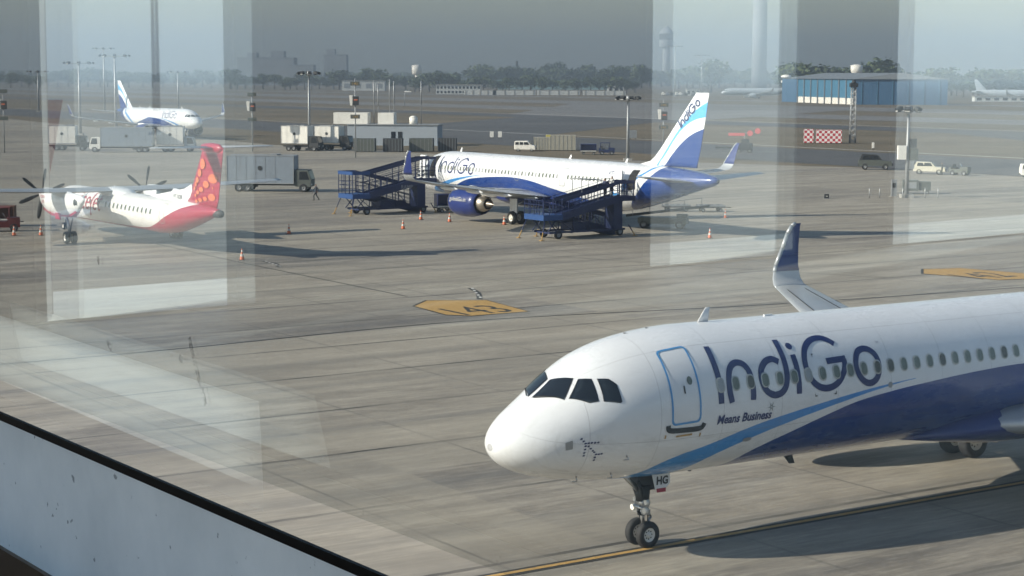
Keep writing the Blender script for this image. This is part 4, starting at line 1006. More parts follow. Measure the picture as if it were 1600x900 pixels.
sheet('apron', [(-700, -400), (700, -400), (700, -330), tuple(Q2*183+E2*330), (71, 235.5), (52.8, 262), (20, 283.5), (-12, 305), (-46, 345), (-160, 560), (-700, 900)], .012, MC)
band('taxiway', 190, 228, -1500, 900, .02, MA)
band('taxiway', 322, 346, -1500, 1200, .03, MA)
band('taxiway', 395, 440, -1800, 1500, .03, MR)
band('runway', 500, 560, -2500, 2500, .04, MR)
band('taxiway', 232.5, 233.3, -1500, 900, .03, WHTP)
band('taxiway', 350, 351.2, -700, -280, .04, WHTP)
band('service_road', 640, 665, -2500, 2500, .04, MR)
sheet('connecting_taxiway', [tuple(Q2*228+E2*-60), tuple(Q2*228+E2*-130), tuple(Q2*322+E2*-300), tuple(Q2*322+E2*-230)], .024, MA)
sheet('connecting_taxiway', [tuple(Q2*228+E2*-330), tuple(Q2*228+E2*-400), tuple(Q2*322+E2*-480), tuple(Q2*322+E2*-410)], .024, MA)
sheet('connecting_taxiway', [tuple(Q2*346+E2*-420), tuple(Q2*346+E2*-520), tuple(Q2*500+E2*-700), tuple(Q2*500+E2*-520)], .036, MR)
def line(name, pts, w, z, mt):
    V, Fc = stroke2d(pts, w, sub=6); o = flatmark(name, V, Fc, mt, z); o['kind'] = 'structure'; return o
t0, t1 = Vector((-.36, 46.78)), Vector((16.52, 58.0)); d = (t1-t0).normalized()
TL = [tuple(t0+d*k) for k in (-60, -30, 0, 20, 60, 120, 200)]
line('taxi_line_border', TL, .50, .022, BLKP); line('taxi_line', TL, .19, .028, YEL)
line('drain_joint', [(-60, 62), (-23.11, 81.59), (-3.4, 96.16), (14.5, 104.2), (33, 114), (80, 140)], .22, .020, BLKP)
line('drain_joint', [(-18.41-9, 126.23+14.5), (-18.41, 126.23), (-6.2, 107.6)], .16, .018, BLKP)
line('drain_joint', [(2, 133), (12, 126), (24.5, 118.5)], .10, .018, BLKP)
MB_ = [(-5.52, 102.96), (-4.92, 105.61), (-1.49, 105.83), (.88, 100.82), (-2.2, 98.9), (-3.6, 99.3)]
flatmark('stand_marking_border', *poly2d([(-2.1+(x+2.1)*1.05, 102.3+(y-102.3)*1.05) for x, y in MB_]), BLKP, .022)['kind'] = 'structure'
flatmark('stand_marking', *poly2d(MB_), YEL, .028)['kind'] = 'structure'
def gt_text(s, size, loc, rot, z, sx=1.0):
    V, Fc = text2d(s, size, align='CENTER'); o = flatmark('stand_number', [(x*sx, y) for x, y in V], Fc, BLKP, z, None, rot, loc); o['kind'] = 'structure'
gt_text('143', 4.6, (-1.25, 99.9), radians(33.6), .033, .58)
N_ = [(28.03, 123.96), (30.71, 124.72), (35.2, 120.5), (33.59, 118.2), (31.42, 117.48), (27.4, 121.1)]
flatmark('stand_marking_border', *poly2d([(31+(x-31)*1.05, 121+(y-121)*1.05) for x, y in N_]), BLKP, .022)['kind'] = 'structure'
flatmark('stand_marking', *poly2d(N_), YEL, .028)['kind'] = 'structure'
gt_text('142', 4.6, (31.7, 118.6), radians(33.6), .033, .58)
for k, (p, q) in enumerate((((-17.5, 128), (-15.8, 124)), ((-2.6, 112), (-1.9, 106.4)))):
    P, Q_ = Vector(p), Vector(q); line('lead_in_curve_border', [p, tuple((P+Q_)/2+Vector((.2, .3))), q], .34, .021, BLKP)
    for j in range(5): a = P.lerp(Q_, j/5+.02); b_ = P.lerp(Q_, j/5+.12); line('lead_in_dash', [tuple(a+Vector((.12, .1))), tuple(b_+Vector((.12, .1)))], .16, .03, WHTP)
# ------------------------------------------------------------------ aircraft
airliner('airliner', 'nearest large white airliner with navy swoop and light blue ribbon, nose pointing left', (-.577, 47.10, 0), .5848, None, detail=2, reg='VT-IHG')
rootB, BB = airliner('airliner', 'white airliner with navy and sky-blue tail parked between two blue boarding ramps', (-8.96, 181.4, 0), -.9677, None, detail=1, reg='VT-NCQ', opened=(1, 4), zdrop=-.38)
airliner('airliner', 'small white airliner in the left distance behind the row of trucks', (-62.4, 366, 0), radians(128), None, sh=6.94, fs=4.27, detail=1, reg='VT-IFN')
turboprop((-38.4, 155.2, 0), -.977)
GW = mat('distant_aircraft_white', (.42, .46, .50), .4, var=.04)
airliner('airliner', 'long pale plain airliner in the far distance left of the blue hangar', (122, 1078, 0), radians(8), None, detail=0, plain=GW)
airliner('airliner', 'pale airliner with grey tail in the far distance right of the blue hangar', (290, 1010, 0), radians(176), None, sh=6.94, fs=4.27, detail=0, plain=GW)
# ------------------------------------------------------------------ ramps at the two doors of the second airliner
def side(a, l): c, s = cos(-.9677), sin(-.9677); return (-8.96+a*c+l*s, 181.4+a*s-l*c)
rb = -.9677-pi/2                      # outward (port) direction
x, y = side(4.75, 2.15); RP = 'blue zig-zag boarding ramps'
boarding_ramp('dark blue zig-zag boarding ramp with tall side bands at the front airliner door', (x, y, 0), rb, RP)
x, y = side(35.1, 2.0)
boarding_ramp('dark blue zig-zag boarding ramp with grey sun shade at the rear airliner door', (x, y, 0), rb, RP, True)
# ------------------------------------------------------------------ vehicles and equipment
tg = 'catering trucks in the far row'
cab_truck('white box truck leftmost of the row beyond the turboprop, cab on its right', (-79.6, 315.5, 0), .05, TRKW, 4.6, 3.0, 1.25, tg, CHASS)
cab_truck('long blue-grey box truck with cab on its left, below the distant airliner', (-60.5, 309, 0), pi+.02, TRKG, 8.6, 3.1, 1.05, tg, TRKW)
cab_truck('white box truck parked under the nose of the distant airliner', (-60.2, 311.5, 0), .04, TRKW, 4.4, 3.0, 1.3, tg, TRKG)
cab_truck('clean white box truck standing beside the floodlight mast, left of two', (-39.6, 318.2, 0), -.32, TRKW, 5.0, 3.0, 1.3, tg, CHASS)
cab_truck('white box truck half hidden by the stand number post, right of two', (-34.2, 321.5, 0), -.32, TRKW, 4.6, 2.9, 1.3, tg, CHASS)
cab_truck('large grey box truck with open white rear frame parked behind the red turboprop tail', (-31.9, 206.5, 0), -.10, TRKG, 7.6, 3.1, .95, None, OLIVE, 1.85)
van('white minivan on the grass edge beyond the parked airliner', (.4, 318, 0), -.15)
tug('dark blue baggage tug right of a blue baggage cart beyond the airliner', (14.4, 305, 0), -.1, RAMPB)
cart('blue covered baggage cart behind a dark tug beyond the airliner', (11.4, 305.6, 0), -.1, NAVY)
cart('blue and white service cart beside the engine of the parked airliner', (-7.3, 174.5, 0), .3, NAVY)
belt_loader('dark belt loader standing behind the rear boarding ramp', (10.5, 158, 0), -.25, OLIVE)
cart('low flat baggage dolly under the rear fuselage, left of two', (14.6, 177, 0), .1, GALV, 'flat dollies under the tail', 2.6, False)
cart('low flat baggage dolly under the rear fuselage, right of two', (17.9, 176.6, 0), .1, GALV, 'flat dollies under the tail', 2.6, False)
tug('red tow tractor with brown canopy at the left edge beside the propeller', (-43.6, 151.6, 0), .3, mat('faded_red_paint', (.20, .035, .03), .6, var=.3, dirt=.4))
cart('brown covered baggage cart behind the red tow tractor', (-45.6, 157, 0), .1, mat('rusty_brown', (.14, .06, .035), .7, var=.3), None, 2.8)
jeep('dark military-style jeep with canvas top near the asphalt edge', (48.9, 259.0, 0), -.15, OLIVE, CHASS, 'jeep', 'jeep', True)
jeep('cream white SUV with people and a dark tug at its front', (54.2, 247.5, 0), -.3, mat('cream_paint', (.66, .62, .50), .4, var=.06), mat('cream_paint', (.66, .62, .50)), 'parked_car', 'car', True)
tug('dark tug standing at the front of the cream SUV', (58.6, 245, 0), -.6, OLIVE, False)
van('white minivan cut off by the right edge of the frame', (66.4, 239.5, 0), -.1)
def container(label, loc, rz, d, mt_, grp=None, name='container', chk=False, nrib=6):
    root = thing(name, label, 'container', loc, rz, grp)
    mb = MB().m(mt_); mb.box((0, 0, d[2]/2+.12), d); bd = mb.build('shell', root)
    mb = MB().m(GALV)
    for k in range(nrib+1):
        x = -d[0]/2+d[0]*k/nrib
        for s in (-1, 1): mb.box((x, s*(d[1]/2+.01), d[2]/2+.12), (.05, .05, d[2]*.98))
    if not chk: mb.build('side_rib', bd)
    mb = MB().m(CHASS)
    for x in (-.4, .4):
        for y in (-.4, .4): mb.box((x*d[0], y*d[1], .06), (.2, .2, .12))
    mb.build('foot', root); return root
tail_v = (-101, 238)
BEIGE = mat('beige_container_paint', (.36, .34, .28), .6, var=.12, dirt=.3)
container('beige corrugated container right behind the white minivan', (5.2, 322, 0), -.05, (3.0, 2.4, 2.2), BEIGE, 'beige containers on the grass')
container('larger beige container with doors, right of the pair behind the minivan', (8.9, 321.5, 0), -.05, (4.4, 2.4, 2.6), BEIGE, 'beige containers on the grass')
mch, nt, b = nodes_of('red_white_checker_paint'); tc = nt.nodes.new('ShaderNodeTexCoord').outputs['Object']
ck = nt.nodes.new('ShaderNodeTexChecker'); ck.inputs['Scale'].default_value = 1.9; ck.inputs['Color1'].default_value = (.45, .03, .05, 1); ck.inputs['Color2'].default_value = (.75, .74, .72, 1)
nt.links.new(mapping(nt, tc, loc=(.31, .27, .13)), ck.inputs['Vector']); nt.links.new(ck.outputs[0], b.inputs['Base Color']); b.inputs['Roughness'].default_value = .6
container('narrow red and white chequered cabin, left of the wide chequered one', (58.4, 362, 0), -.15, (1.9, 2.4, 2.6), mch, 'chequered radio cabins', 'radio_cabin', True)
container('wide red and white chequered cabin beside the lattice mast', (62.2, 361, 0), -.15, (5.0, 2.4, 2.5), mch, 'chequered radio cabins', 'radio_cabin', True)
for i, (x, y, w) in enumerate(((-25.2, 313, 3.6), (-20.4, 313.5, 3.2), (-15.6, 315, 4.0), (-11.2, 316, 3.0))):
    container(['dark baggage container leftmost of the dark row by the grey hut', 'second dark container from the grey hut side, below its window', 'third dark container of the row, widest one', 'rightmost dark container at the grass edge'][i], (x, y, 0), -.1, (w, 2, 2.2), CHASS if i % 2 else OLIVE, 'dark containers in a row')
# grey hut with window and white roof boxes
root = thing('service_hut', 'low pale grey service hut with white roof boxes and rooftop aerials behind the trucks', 'hut', (-26, 345, 0), -.12)
mb = MB().m(mat('pale_grey_wall', (.33, .37, .42), .7, var=.08)); mb.box((4, 0, 1.9), (17, 6, 3.8)); wl = mb.build('wall', root)
mb = MB().m(GALV); mb.box((4, 0, 3.88), (17.4, 6.4, .16)); mb.build('roof', root)
for x in (4.2, 5.5):
    mb = MB().m(DKGLASS); mb.box((x, -3.02, 1.9), (.8, .06, 1.4)); mb.build('window', wl)
for x, w, y in ((-6.2, 6.5, 0), (.5, 3.0, 0)):
    mb = MB().m(TRKW); mb.box((x+2, y, 5.0), (w, 3, 2.1)); mb.build('roof_box', root)
mb = MB().m(TRKW); mb.tube((7.5, 0, 3.9), (7.5, 0, 5.2), .8, .8, 14); mb.tube((7.5, 0, 5.2), (7.5, 0, 5.5), .8, .3, 14); mb.build('water_tank', root)
for x, h in ((-2.2, 8), (-1.4, 7.4), (.8, 8.3), (1.6, 8.0), (6.8, 8)):
    mb = MB().m(GALV); mb.tube((x+2, 1, 3.9), (x+2, 1, 4+h), .07, .05, 6); mb.tube((x+2, 1, 4+h*.45), (x+2, 1, 3.9+h), .12, .12, 8); mb.build('aerial', root)
# radar / obstacle vehicle with two red discs
root = thing('follow_vehicle', 'dark tow tractor carrying red discs on the far asphalt', 'tractor', (40, 316, 0), -.2)
mb = MB().m(CHASS); mb.box((0, 0, 1.0), (2.6, 1.9, 1.2)); mb.box((.1, 0, 1.9), (1.4, 1.6, .8), taper=.8); mb.box((-3.4, 0, .8), (3.2, .3, .3)); bd = mb.build('body', root)
for x in (-.9, .9):
    for y in (-.8, .8): wheel(root, (x, y, .45), .45, .3, 'car')
mb = MB().m(mat('signal_red', (.55, .13, .13), .6)); mb.tube((.9, -.1, 3.3), (.9, .1, 3.3), .5, n=18); mb.tube((2.2, -.1, 3.7), (2.2, .1, 3.7), .5, n=18); mb.box((-1.4, 0, 3.1), (2.8, .2, .5)); mb.build('warning_disc', root)
mb = MB().m(GALV); mb.tube((0, 0, 2.2), (0, 0, 3.1), .08); mb.tube((-2.6, 0, 3.1), (2.2, 0, 3.5), .07); mb.build('boom', root)
# small black box on the apron
root = thing('apron_light_box', 'small black box standing alone on the right apron', 'light box', (33.7, 196, 0)); mb = MB().m(CHASS); mb.box((0, 0, .28), (.5, .35, .5), taper=.9); mb.m(WHTP); mb.box((0, -.19, .3), (.2, .02, .08)); mb.m(GALV); mb.box((0, 0, .04), (.6, .45, .06)); mb.build('housing', root)
# masts and posts
mast('tall grey floodlight mast behind the parked airliner, nearest its tail', (17.8, 283, 0), 9.7, cabinets=())
mast('grey floodlight mast above the two white trucks left of centre', (-35.2, 318, 0), 13.4)
mast('pale mast on the right apron with equipment boxes low on its pole', (42.76, 198.4, 0), 9.6, 6, .24, ((5.9, .7, 1.0, CHASS), (4.7, .9, 1.3, OLIVE), (3.6, .5, .9, GALV), (4.9, -.9, 1.5, TRKW)), ring=.9)
for (px, py, D, h, lb) in ((-84.2, 0, 390, 17, 'floodlight mast rising behind the tail of the distant left airliner'), (-93, 0, 395, 15.5, 'floodlight mast in front of the left trucks, left of the distant airliner tail'), (-142, 0, 640, 22, 'taller distant floodlight mast, faint above the left airliner tail'), (-165, 0, 640, 14, 'faint distant floodlight mast near the left edge'), (-120, 0, 660, 14, 'faint distant floodlight mast right of the left airliner'), (104, 0, 1180, 32, 'faint far mast left of the control towers, taller one'), (118, 0, 1150, 26, 'faint far mast above the right end of the tree line')):
    mast(lb, (px, D, 0), h, 8, .35, ring=2.0+D/500)
sign_post('stand number post between the white trucks and the front boarding ramp', (-24.9, 291, 0), 12.5)
sign_post('dark stand number post right of the left trucks', (-44.5, 314, 0), 10.5, '')
sign_post('stand number post standing left of the airliner tail', (24.5, 298, 0), 9.2, '141')
sign_post('dark stand number post at the far left edge', (-84.5, 305, 0), 11, '')
root = thing('lattice_mast', 'tall dark lattice mast beside the chequered cabins in front of the blue hangar', 'lattice mast', (66.9, 361, 0))
mb = MB().m(GALV)
for sx_, sy_ in ((-1, -1), (1, -1), (1, 1), (-1, 1)): mb.tube((sx_*.55, sy_*.55, 0), (sx_*.4, sy_*.4, 11.5), .09, .07, 6)
for k in range(11):
    z = k*1.04; a = .55-.15*z/11.5
    for P in (((-a, -a), (a, -a)), ((a, -a), (a, a)), ((a, a), (-a, a)), ((-a, a), (-a, -a))): mb.tube((*P[0], z), (*P[1], z+1.04), .04, n=4); mb.tube((*P[1], z), (*P[0], z+1.04), .04, n=4)
mb.build('lattice', root); mb = MB().m(CHASS); mb.box((0, 0, 11.4), (1.5, 1.4, .8)); mb.tube((0, 0, 11.6), (0, 0, 12.4), .6, .3, 10); mb.build('head_unit', root)
root = thing('ground_power_unit', 'grey-green power unit box beside the foot of the right apron mast', 'power unit', (44.6, 205, 0), -.1)
mb = MB().m(OLIVE); mb.box((0, 0, .95), (1.7, 1.3, 1.2)); mb.box((1.6, .1, .9), (1.2, 1.2, 1.0)); bd = mb.build('housing', root); mb = MB().m(GALV); mb.box((0, -.66, 1.0), (1.2, .03, .7)); mb.build('vent_panel', bd)
for x in (-.5, 1.8):
    for y in (-.5, .5): wheel(root, (x, y, .22), .22, .14, 'car')
root = thing('control_cabinet', 'tall narrow grey cabinet at the left of the right apron mast foot', 'cabinet', (41.6, 199.5, 0)); mb = MB().m(GALV); mb.box((0, 0, .95), (.55, .5, 1.9)); mb.m(CHASS); mb.box((0, -.26, 1.3), (.35, .02, .5)); mb.m(CONC); mb.box((0, 0, .05), (.8, .7, .1)); mb.build('housing', root)
bo = None
for x in (38.6, 39.7, 42.2, 44.6, 46.0):
    if bo is None:
        bo = thing('bollard', 'thin grey bollard around the foot of the right apron mast', 'bollard', (x, 197.6, 0), 0, 'bollards around the right mast'); mb = MB().m(GALV); mb.tube((0, 0, 0), (0, 0, 1.1), .06, .06, 8); mb.m(WHTP); mb.tube((0, 0, .8), (0, 0, .95), .065, n=8); mb.build('post', bo)
    else: dup(bo, (x, 197.6, 0))
# cones
cz = traffic_cone(); first = True
for (x, y, lb) in ((-18.4, 150.3, 'single striped cone right of the turboprop tail'), (-19.1, 128.8, 'striped cone nearest the camera, left of centre on open concrete'), (-9.3, 155.5, 'striped cone in front of the front boarding ramp, standing lowest'), (-5.6, 163.2, 'striped cone below the engine of the parked airliner'), (-8.3, 165.7, 'striped cone at the wheels of the front boarding ramp'), (-.7, 160.3, 'striped cone touching the main wheels of the parked airliner'), (19.7, 168.8, 'striped cone on open concrete right of the parked airliner tail'), (16, 147.6, 'striped cone right of the rear boarding ramp in a bright patch'), (-41.6, 146.6, 'striped cone leftmost of the two by the red tractor'), (-40.4, 147.9, 'striped cone right of the two by the red tractor'), (-38.3, 148.2, 'striped cone beside the propeller of the turboprop')):
    if first: cz.location = (x, y, 0); cz['label'] = lb; first = False
    else: dup(cz, (x, y, 0), random.random(), lb)
person('person walking in dark clothes right of the large grey truck', (-20.5, 191.2, 0), radians(200), (.03, .035, .05), (.02, .02, .025))
c, s = cos(rb), sin(rb); px_, py_ = side(35.1, 2.0)
person('person in white shirt on the door platform of the rear ramp', (px_+c*1.9-s*.7, py_+s*1.9+c*.7, 3.18), rb+pi, (.5, .5, .5), (.02, .02, .03), 'stand')
person('person in dark clothes behind the rail of the rear ramp', (px_+c*2.6-s*.65, py_+s*2.6+c*.65, 3.03), rb+pi, (.03, .04, .09), (.02, .02, .03), 'stand')
person('person in dark clothes beside the front wheel of the cream SUV', (57.4, 244.6, 0), 2.8, (.05, .05, .04), (.03, .03, .02), 'stand')
# airfield signs
def small_sign(label, loc, w, h, mt_, cat='sign', name='airfield_sign', legs=2, grp=None, rz=0):
    root = thing(name, label, cat, loc, rz, grp); mb = MB().m(mt_); mb.box((0, 0, h/2+.35), (w, .25, h)); mb.build('board', root)
    mb = MB().m(CHASS)
    for x in (-w*.35, w*.35): mb.tube((x, 0, 0), (x, 0, .4), .05, n=6)
    mb.build('leg', root); return root
small_sign('small yellow sign on the grass above the beige containers', (7.8, 369, 0), 2.2, .9, mat('sign_yellow', (.6, .5, .12), .6))
small_sign('tiny white marker board on the grass above the minivan, left of two', (-4.3, 380, 0), .8, 1.2, TRKW)
small_sign('tiny white marker board on the grass above the minivan, right of two', (-2.6, 380, 0), .8, 1.2, TRKW)
small_sign('grey and white marker box on the grass left of the tall mast', (24.8, 378, 0), 1.6, 1.6, GALV)
small_sign('small white marker post on the grass right of the lattice mast', (64.5, 328, 0), .4, 1.0, TRKW)
root = thing('windsock', 'small white windsock post on the far grass', 'windsock', (-47, 800, 0)); mb = MB().m(GALV); mb.tube((0, 0, 0), (0, 0, 6), .15, .1, 8); mb.build('pole', root); mb = MB().m(TRKW); mb.lathe([(0, .5), (1.5, .42), (3, .25)], (0, 0, 5.8), 'X', 12); mb.build('sock', root)
# ------------------------------------------------------------------ far buildings and trees
def block(name, label, cat, x, y, w, d, h, col, rz=0, floors=0, cols=0, grp=None, roofcol=None, extra=None, wincol=None):
    root = thing(name, label, cat, (x, y, 0), rz, grp)
    mb = MB().m(col); mb.box((0, 0, h/2), (w, d, h)); wl = mb.build('wall', root)
    mb = MB().m(roofcol or CONC); mb.box((0, 0, h+.25), (w+1, d+1, .5))
    if extra:
        for ex, ew, eh in extra: mb.box((ex, 0, h+.5+eh/2), (ew, d*.6, eh))
    mb.build('roof', root)
    if floors:
        for f in range(floors):
            for c in range(cols):
                mb = MB().m(wincol or DKGLASS); mb.box((-w/2+w*(c+.5)/cols, -d/2-.03, h*(f+.5)/floors), (w/cols*.55, .2, h/floors*.5)); mb.build('window', wl)
    return root
WB = mat('weathered_white_wall', (.55, .56, .55), .8, var=.1, dirt=.3, scale=.2); GB = mat('distant_grey_wall', (.22, .24, .27), .8, var=.1, scale=.1); TG = mat('pale_green_sheet', (.20, .32, .33), .6, var=.1, scale=.1)
block('airfield_building', 'long white two-storey building with rows of windows at the far tree line', 'building', -38, 1290, 31, 12, 6.2, WB, 0, 2, 12)
block('storage_shed', 'white shed with grey doors under dark trees, left of the long white building', 'shed', -126, 1560, 36, 14, 8.0, WB, 0, 1, 4, wincol=GB)
block('terminal_block', 'hazy dark grey blocky building at the far left above the trees', 'building', -306, 2300, 70, 40, 34, GB, 0, 0, 0, None, GB, [(-18, 12, 6), (14, 16, 8)])
block('terminal_block', 'lower hazy grey block right of the far blocky building', 'building', -262, 2280, 34, 30, 25, GB, 0, 0, 0, None, GB)
block('terminal_block', 'hazy grey tower block with small roof boxes, rightmost of the far blocks', 'building', -222, 2320, 28, 30, 38, GB, 0, 0, 0, None, GB, [(-6, 10, 7)])
block('long_hangar', 'long pale green roofed hangar behind trees in the middle distance', 'hangar', 45, 1750, 118, 30, 8.5, TG, 0, 0, 0, None, TG)
block('white_house', 'small white house with flat roof among the trees near the tall mast', 'house', 84, 1500, 13, 10, 9, WB, 0, 2, 3)
block('white_house', 'pale house among the trees right of the blue hangar, left of two', 'house', 345, 1250, 8, 8, 9, WB, 0, 2, 2)
block('white_house', 'pale house among the trees near the right edge, right of two', 'house', 363, 1280, 9, 8, 10, WB, 0, 2, 2)
block('low_building', 'low white building at the right edge of the far field', 'building', 262, 990, 28, 6, 2.6, WB, 0, 1, 6)
block('white_cabin', 'white boxy cabin left of the long pale airliner', 'cabin', 121, 1235, 9, 4, 4.4, WB, 0, 1, 3)
for i, x in enumerate((-22, 1, 31, 62)):
    root = thing('perimeter_wall', ['leftmost section of white boundary wall at the field edge', 'second section of white boundary wall from the left', 'third section of white boundary wall, below the green hangar', 'rightmost section of white boundary wall beside the tall mast'][i], 'wall', (x, 1245, 0), 0, 'white boundary wall sections')
    mb = MB().m(WB); mb.box((0, 0, 1.5), (22 if i == 0 else 29, .6, 3)); mb.build('panel', root); mb = MB().m(CONC)
    for k in range(5): mb.box((-13+k*6.5 if i else -10+k*5, -.1, 1.6), (.6, .9, 3.3))
    mb.build('pier', root)
for i in range(9):
    root = thing('parked_vehicle', 'tiny pale vehicle in the distant row left of the long pale airliner', 'vehicle', (100+i*2.9+random.random(), 1225+random.random()*10, 0), random.random()*.3, 'tiny vehicles in the distant row')
    mb = MB().m([TRKW, GALV, CHASS][i % 3 if i % 4 else 0]); mb.box((0, 0, 1.1), (2.2, 1.8, 1.2)); mb.box((-.2, 0, 2.0), (1.4, 1.6, .8), taper=.8); mb.build('body', root)
    mb = MB().m(BLACK)
    for wx in (-.7, .7): mb.tube((wx, -.95, .4), (wx, .95, .4), .4, n=10)
    mb.build('axle', root)
# blue hangar: sunlit west wall, shaded front, low pitched roof
HB = mat('hangar_blue_sheet', (.05, .17, .28), .6, var=.1, scale=.15); HD = mat('hangar_shaded_blue_sheet', (.028, .095, .19), .6, var=.1, scale=.15)  # HD darkens the hangar blue, painting in the shade of the front
root = thing('hangar', 'large blue hangar with white lower door strip in the right distance', 'hangar', (160.5, 865, 0))
u1 = Vector((-15.6, 70)); F2 = Vector((42, -8))
mb = MB().m(HB); hw = 11.9
def wallp(mb, a, b, z0, z1, off, nrm): 
    a = Vector(a)+Vector(nrm)*off; b = Vector(b)+Vector(nrm)*off; o = len(mb.v); t = Vector(nrm)*.3
    mb.v += [(a.x, a.y, z0), (b.x, b.y, z0), (b.x, b.y, z1), (a.x, a.y, z1), (a.x-t.x, a.y-t.y, z0), (b.x-t.x, b.y-t.y, z0), (b.x-t.x, b.y-t.y, z1), (a.x-t.x, a.y-t.y, z1)]
    for q in ((0, 1, 2, 3), (4, 7, 6, 5), (0, 4, 5, 1), (3, 2, 6, 7), (0, 3, 7, 4), (1, 5, 6, 2)): mb.face([o+i for i in q], False)
nw = (-.976, -.218); nf = (-.187, -.982)
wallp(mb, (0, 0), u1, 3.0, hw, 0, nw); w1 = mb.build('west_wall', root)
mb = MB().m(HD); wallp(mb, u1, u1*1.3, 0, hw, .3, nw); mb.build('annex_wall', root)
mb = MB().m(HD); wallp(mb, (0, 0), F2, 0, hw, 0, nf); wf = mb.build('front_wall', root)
mb = MB().m(TRKW); wallp(mb, (0, 0), u1, 0, 3.0, -.1, nw); mb.build('door_strip', root)
for k in range(9): mb = MB().m(GB); p = u1*(k/8); mb.box((p.x-.3, p.y, hw/2), (.35, .8, hw)); mb.build('column', w1)
for k in range(6): mb = MB().m(HB); p = F2*((k+.5)/6); mb.box((p.x, p.y-.2, hw/2), (.3, .3, hw)); mb.build('column', wf)
mb = MB().m(mat('hangar_roof_grey', (.20, .22, .24), .6)); R = []
a0, a1 = Vector((-1, -1)), Vector((F2.x+1, F2.y-1)); b0, b1 = u1*1.3+Vector((-1, 1)), u1*1.3+F2+Vector((1, 1)); m0, m1 = (a0+a1)/2, (b0+b1)/2
mb.v += [(a0.x, a0.y, hw), (m0.x, m0.y, hw+3), (a1.x, a1.y, hw), (b0.x, b0.y, hw), (m1.x, m1.y, hw+3), (b1.x, b1.y, hw)]
mb.face((0, 1, 4, 3), False); mb.face((1, 2, 5, 4), False); mb.face((0, 2, 1), False); mb.face((3, 4, 5), False); mb.face((0, 3, 5, 2), False); mb.build('roof', root)
def tower(label, x, y, prof, name='control_tower', cat='tower', mt_=None, n=16):
    mt_ = mt_ or GB
    root = thing(name, label, cat, (x, y, 0)); mb = MB().m(mt_ or CONC); mb.lathe(prof[0], (0, 0, 0), 'Z', n, (True, True)); mb.build('shaft', root)
    mb = MB().m(mt_ or CONC); mb.lathe(prof[1], (0, 0, 0), 'Z', n, (True, True)); c = mb.build('cab', root)
    if len(prof) > 2: mb = MB().m(DKGLASS); mb.lathe(prof[2], (0, 0, 0), 'Z', n); mb.build('window_band', c)
    return root
tower('very tall pale control tower shaft fading in haze, reaching above the frame', 254, 1900, ([(0, 8.0), (108, 7.2)], [(104, 7.6), (109, 13), (120, 14), (126, 11), (128, 4)], [(112, 13.6), (117, 14.1)]))
tower('squat headed control tower fading in haze left of the tall one', 208, 2500, ([(0, 5.5), (60, 5)], [(52, 9), (54, 9.5), (72, 9.5), (76, 6), (80, 2)], [(62, 9.7), (70, 9.7)]))
tower('white cylindrical water tower standing above the middle trees', -99, 1900, ([(0, 2), (15, 2)], [(13.5, 3), (14.5, 5), (23, 5), (24, 1)]), 'water_tower', 'water tower', TRKW)
tower('white mushroom water tank rising behind the blue hangar roof', 196, 1050, ([(0, 1.6), (14.5, 1.6)], [(13.6, 1.8), (16, 3.4), (19.4, 3.6), (20, 1)]), 'water_tower', 'water tower', TRKW)
tower('small white watch hut on a stem at the left corner of the blue hangar', 148.5, 1000, ([(0, 1.6), (10, 1.6)], [(9.6, 2.4), (10, 2.8), (13.4, 2.8), (14, 1)], [(11, 2.85), (12.6, 2.85)]), 'watch_tower', 'tower', TRKW)
root = thing('telecom_mast', 'thin telecom mast above the middle trees', 'mast', (4, 1750, 0)); mb = MB().m(CHASS); mb.tube((0, 0, 0), (0, 0, 27), .5, .25, 6); mb.tube((0, 0, 22), (0, 0, 27), 1.1, n=6); mb.build('pole', root)
# trees
LEAF = []
for k, c in enumerate(((.042, .062, .028), (.055, .075, .03), (.035, .05, .026))):
    m, nt, b = nodes_of('tree_leaves'); g = nt.nodes.new('ShaderNodeNewGeometry'); tc = nt.nodes.new('ShaderNodeTexCoord')
    f = noise_(nt, tc.outputs['Object'], .6, 3); r = math_(nt, 'MULTIPLY_ADD', g.outputs['Random Per Island'], .5, f)
    nt.links.new(mixc(nt, ramp(nt, r, [(.4, 0), (1, 1)]), tuple(x*.6 for x in c), tuple(x*1.7 for x in c)), b.inputs['Base Color']); b.inputs['Roughness'].default_value = .8; LEAF.append(m)
BARK = mat('tree_bark', (.08, .06, .045), .9)
def crown_mesh(seed, lobes, n, leaf):
    rnd = random.Random(seed); v = []; f = []
    L = []
    for _ in range(lobes):
        t = rnd.uniform(0, 2*pi); r = rnd.uniform(.1, .68); z = rnd.uniform(.35, .86); L.append((r*cos(t)*.5, r*sin(t)*.5, z, rnd.uniform(.13, .24)))
    for _ in range(n):
        x, y, z, r = rnd.choice(L); d = Vector((rnd.gauss(0, 1), rnd.gauss(0, 1), rnd.gauss(0, 1))).normalized(); p = Vector((x, y, z))+d*r*rnd.uniform(.55, 1.05)
        a = Vector((rnd.gauss(0, 1), rnd.gauss(0, 1), rnd.gauss(0, .6))).normalized(); bb = d.cross(a); 
        if bb.length < .1: continue
        bb.normalize(); s = leaf*rnd.uniform(.6, 1.3); o = len(v); v += [tuple(p-a*s-bb*s*.6), tuple(p+a*s-bb*s*.6), tuple(p+a*s*.7+bb*s*.7), tuple(p-a*s*.7+bb*s*.7)]; f.append((o, o+1, o+2, o+3))
    me = bpy.data.meshes.new('crown'); me.from_pydata(v, [], f); me.materials.append(LEAF[seed % 3]); return me
TR = []
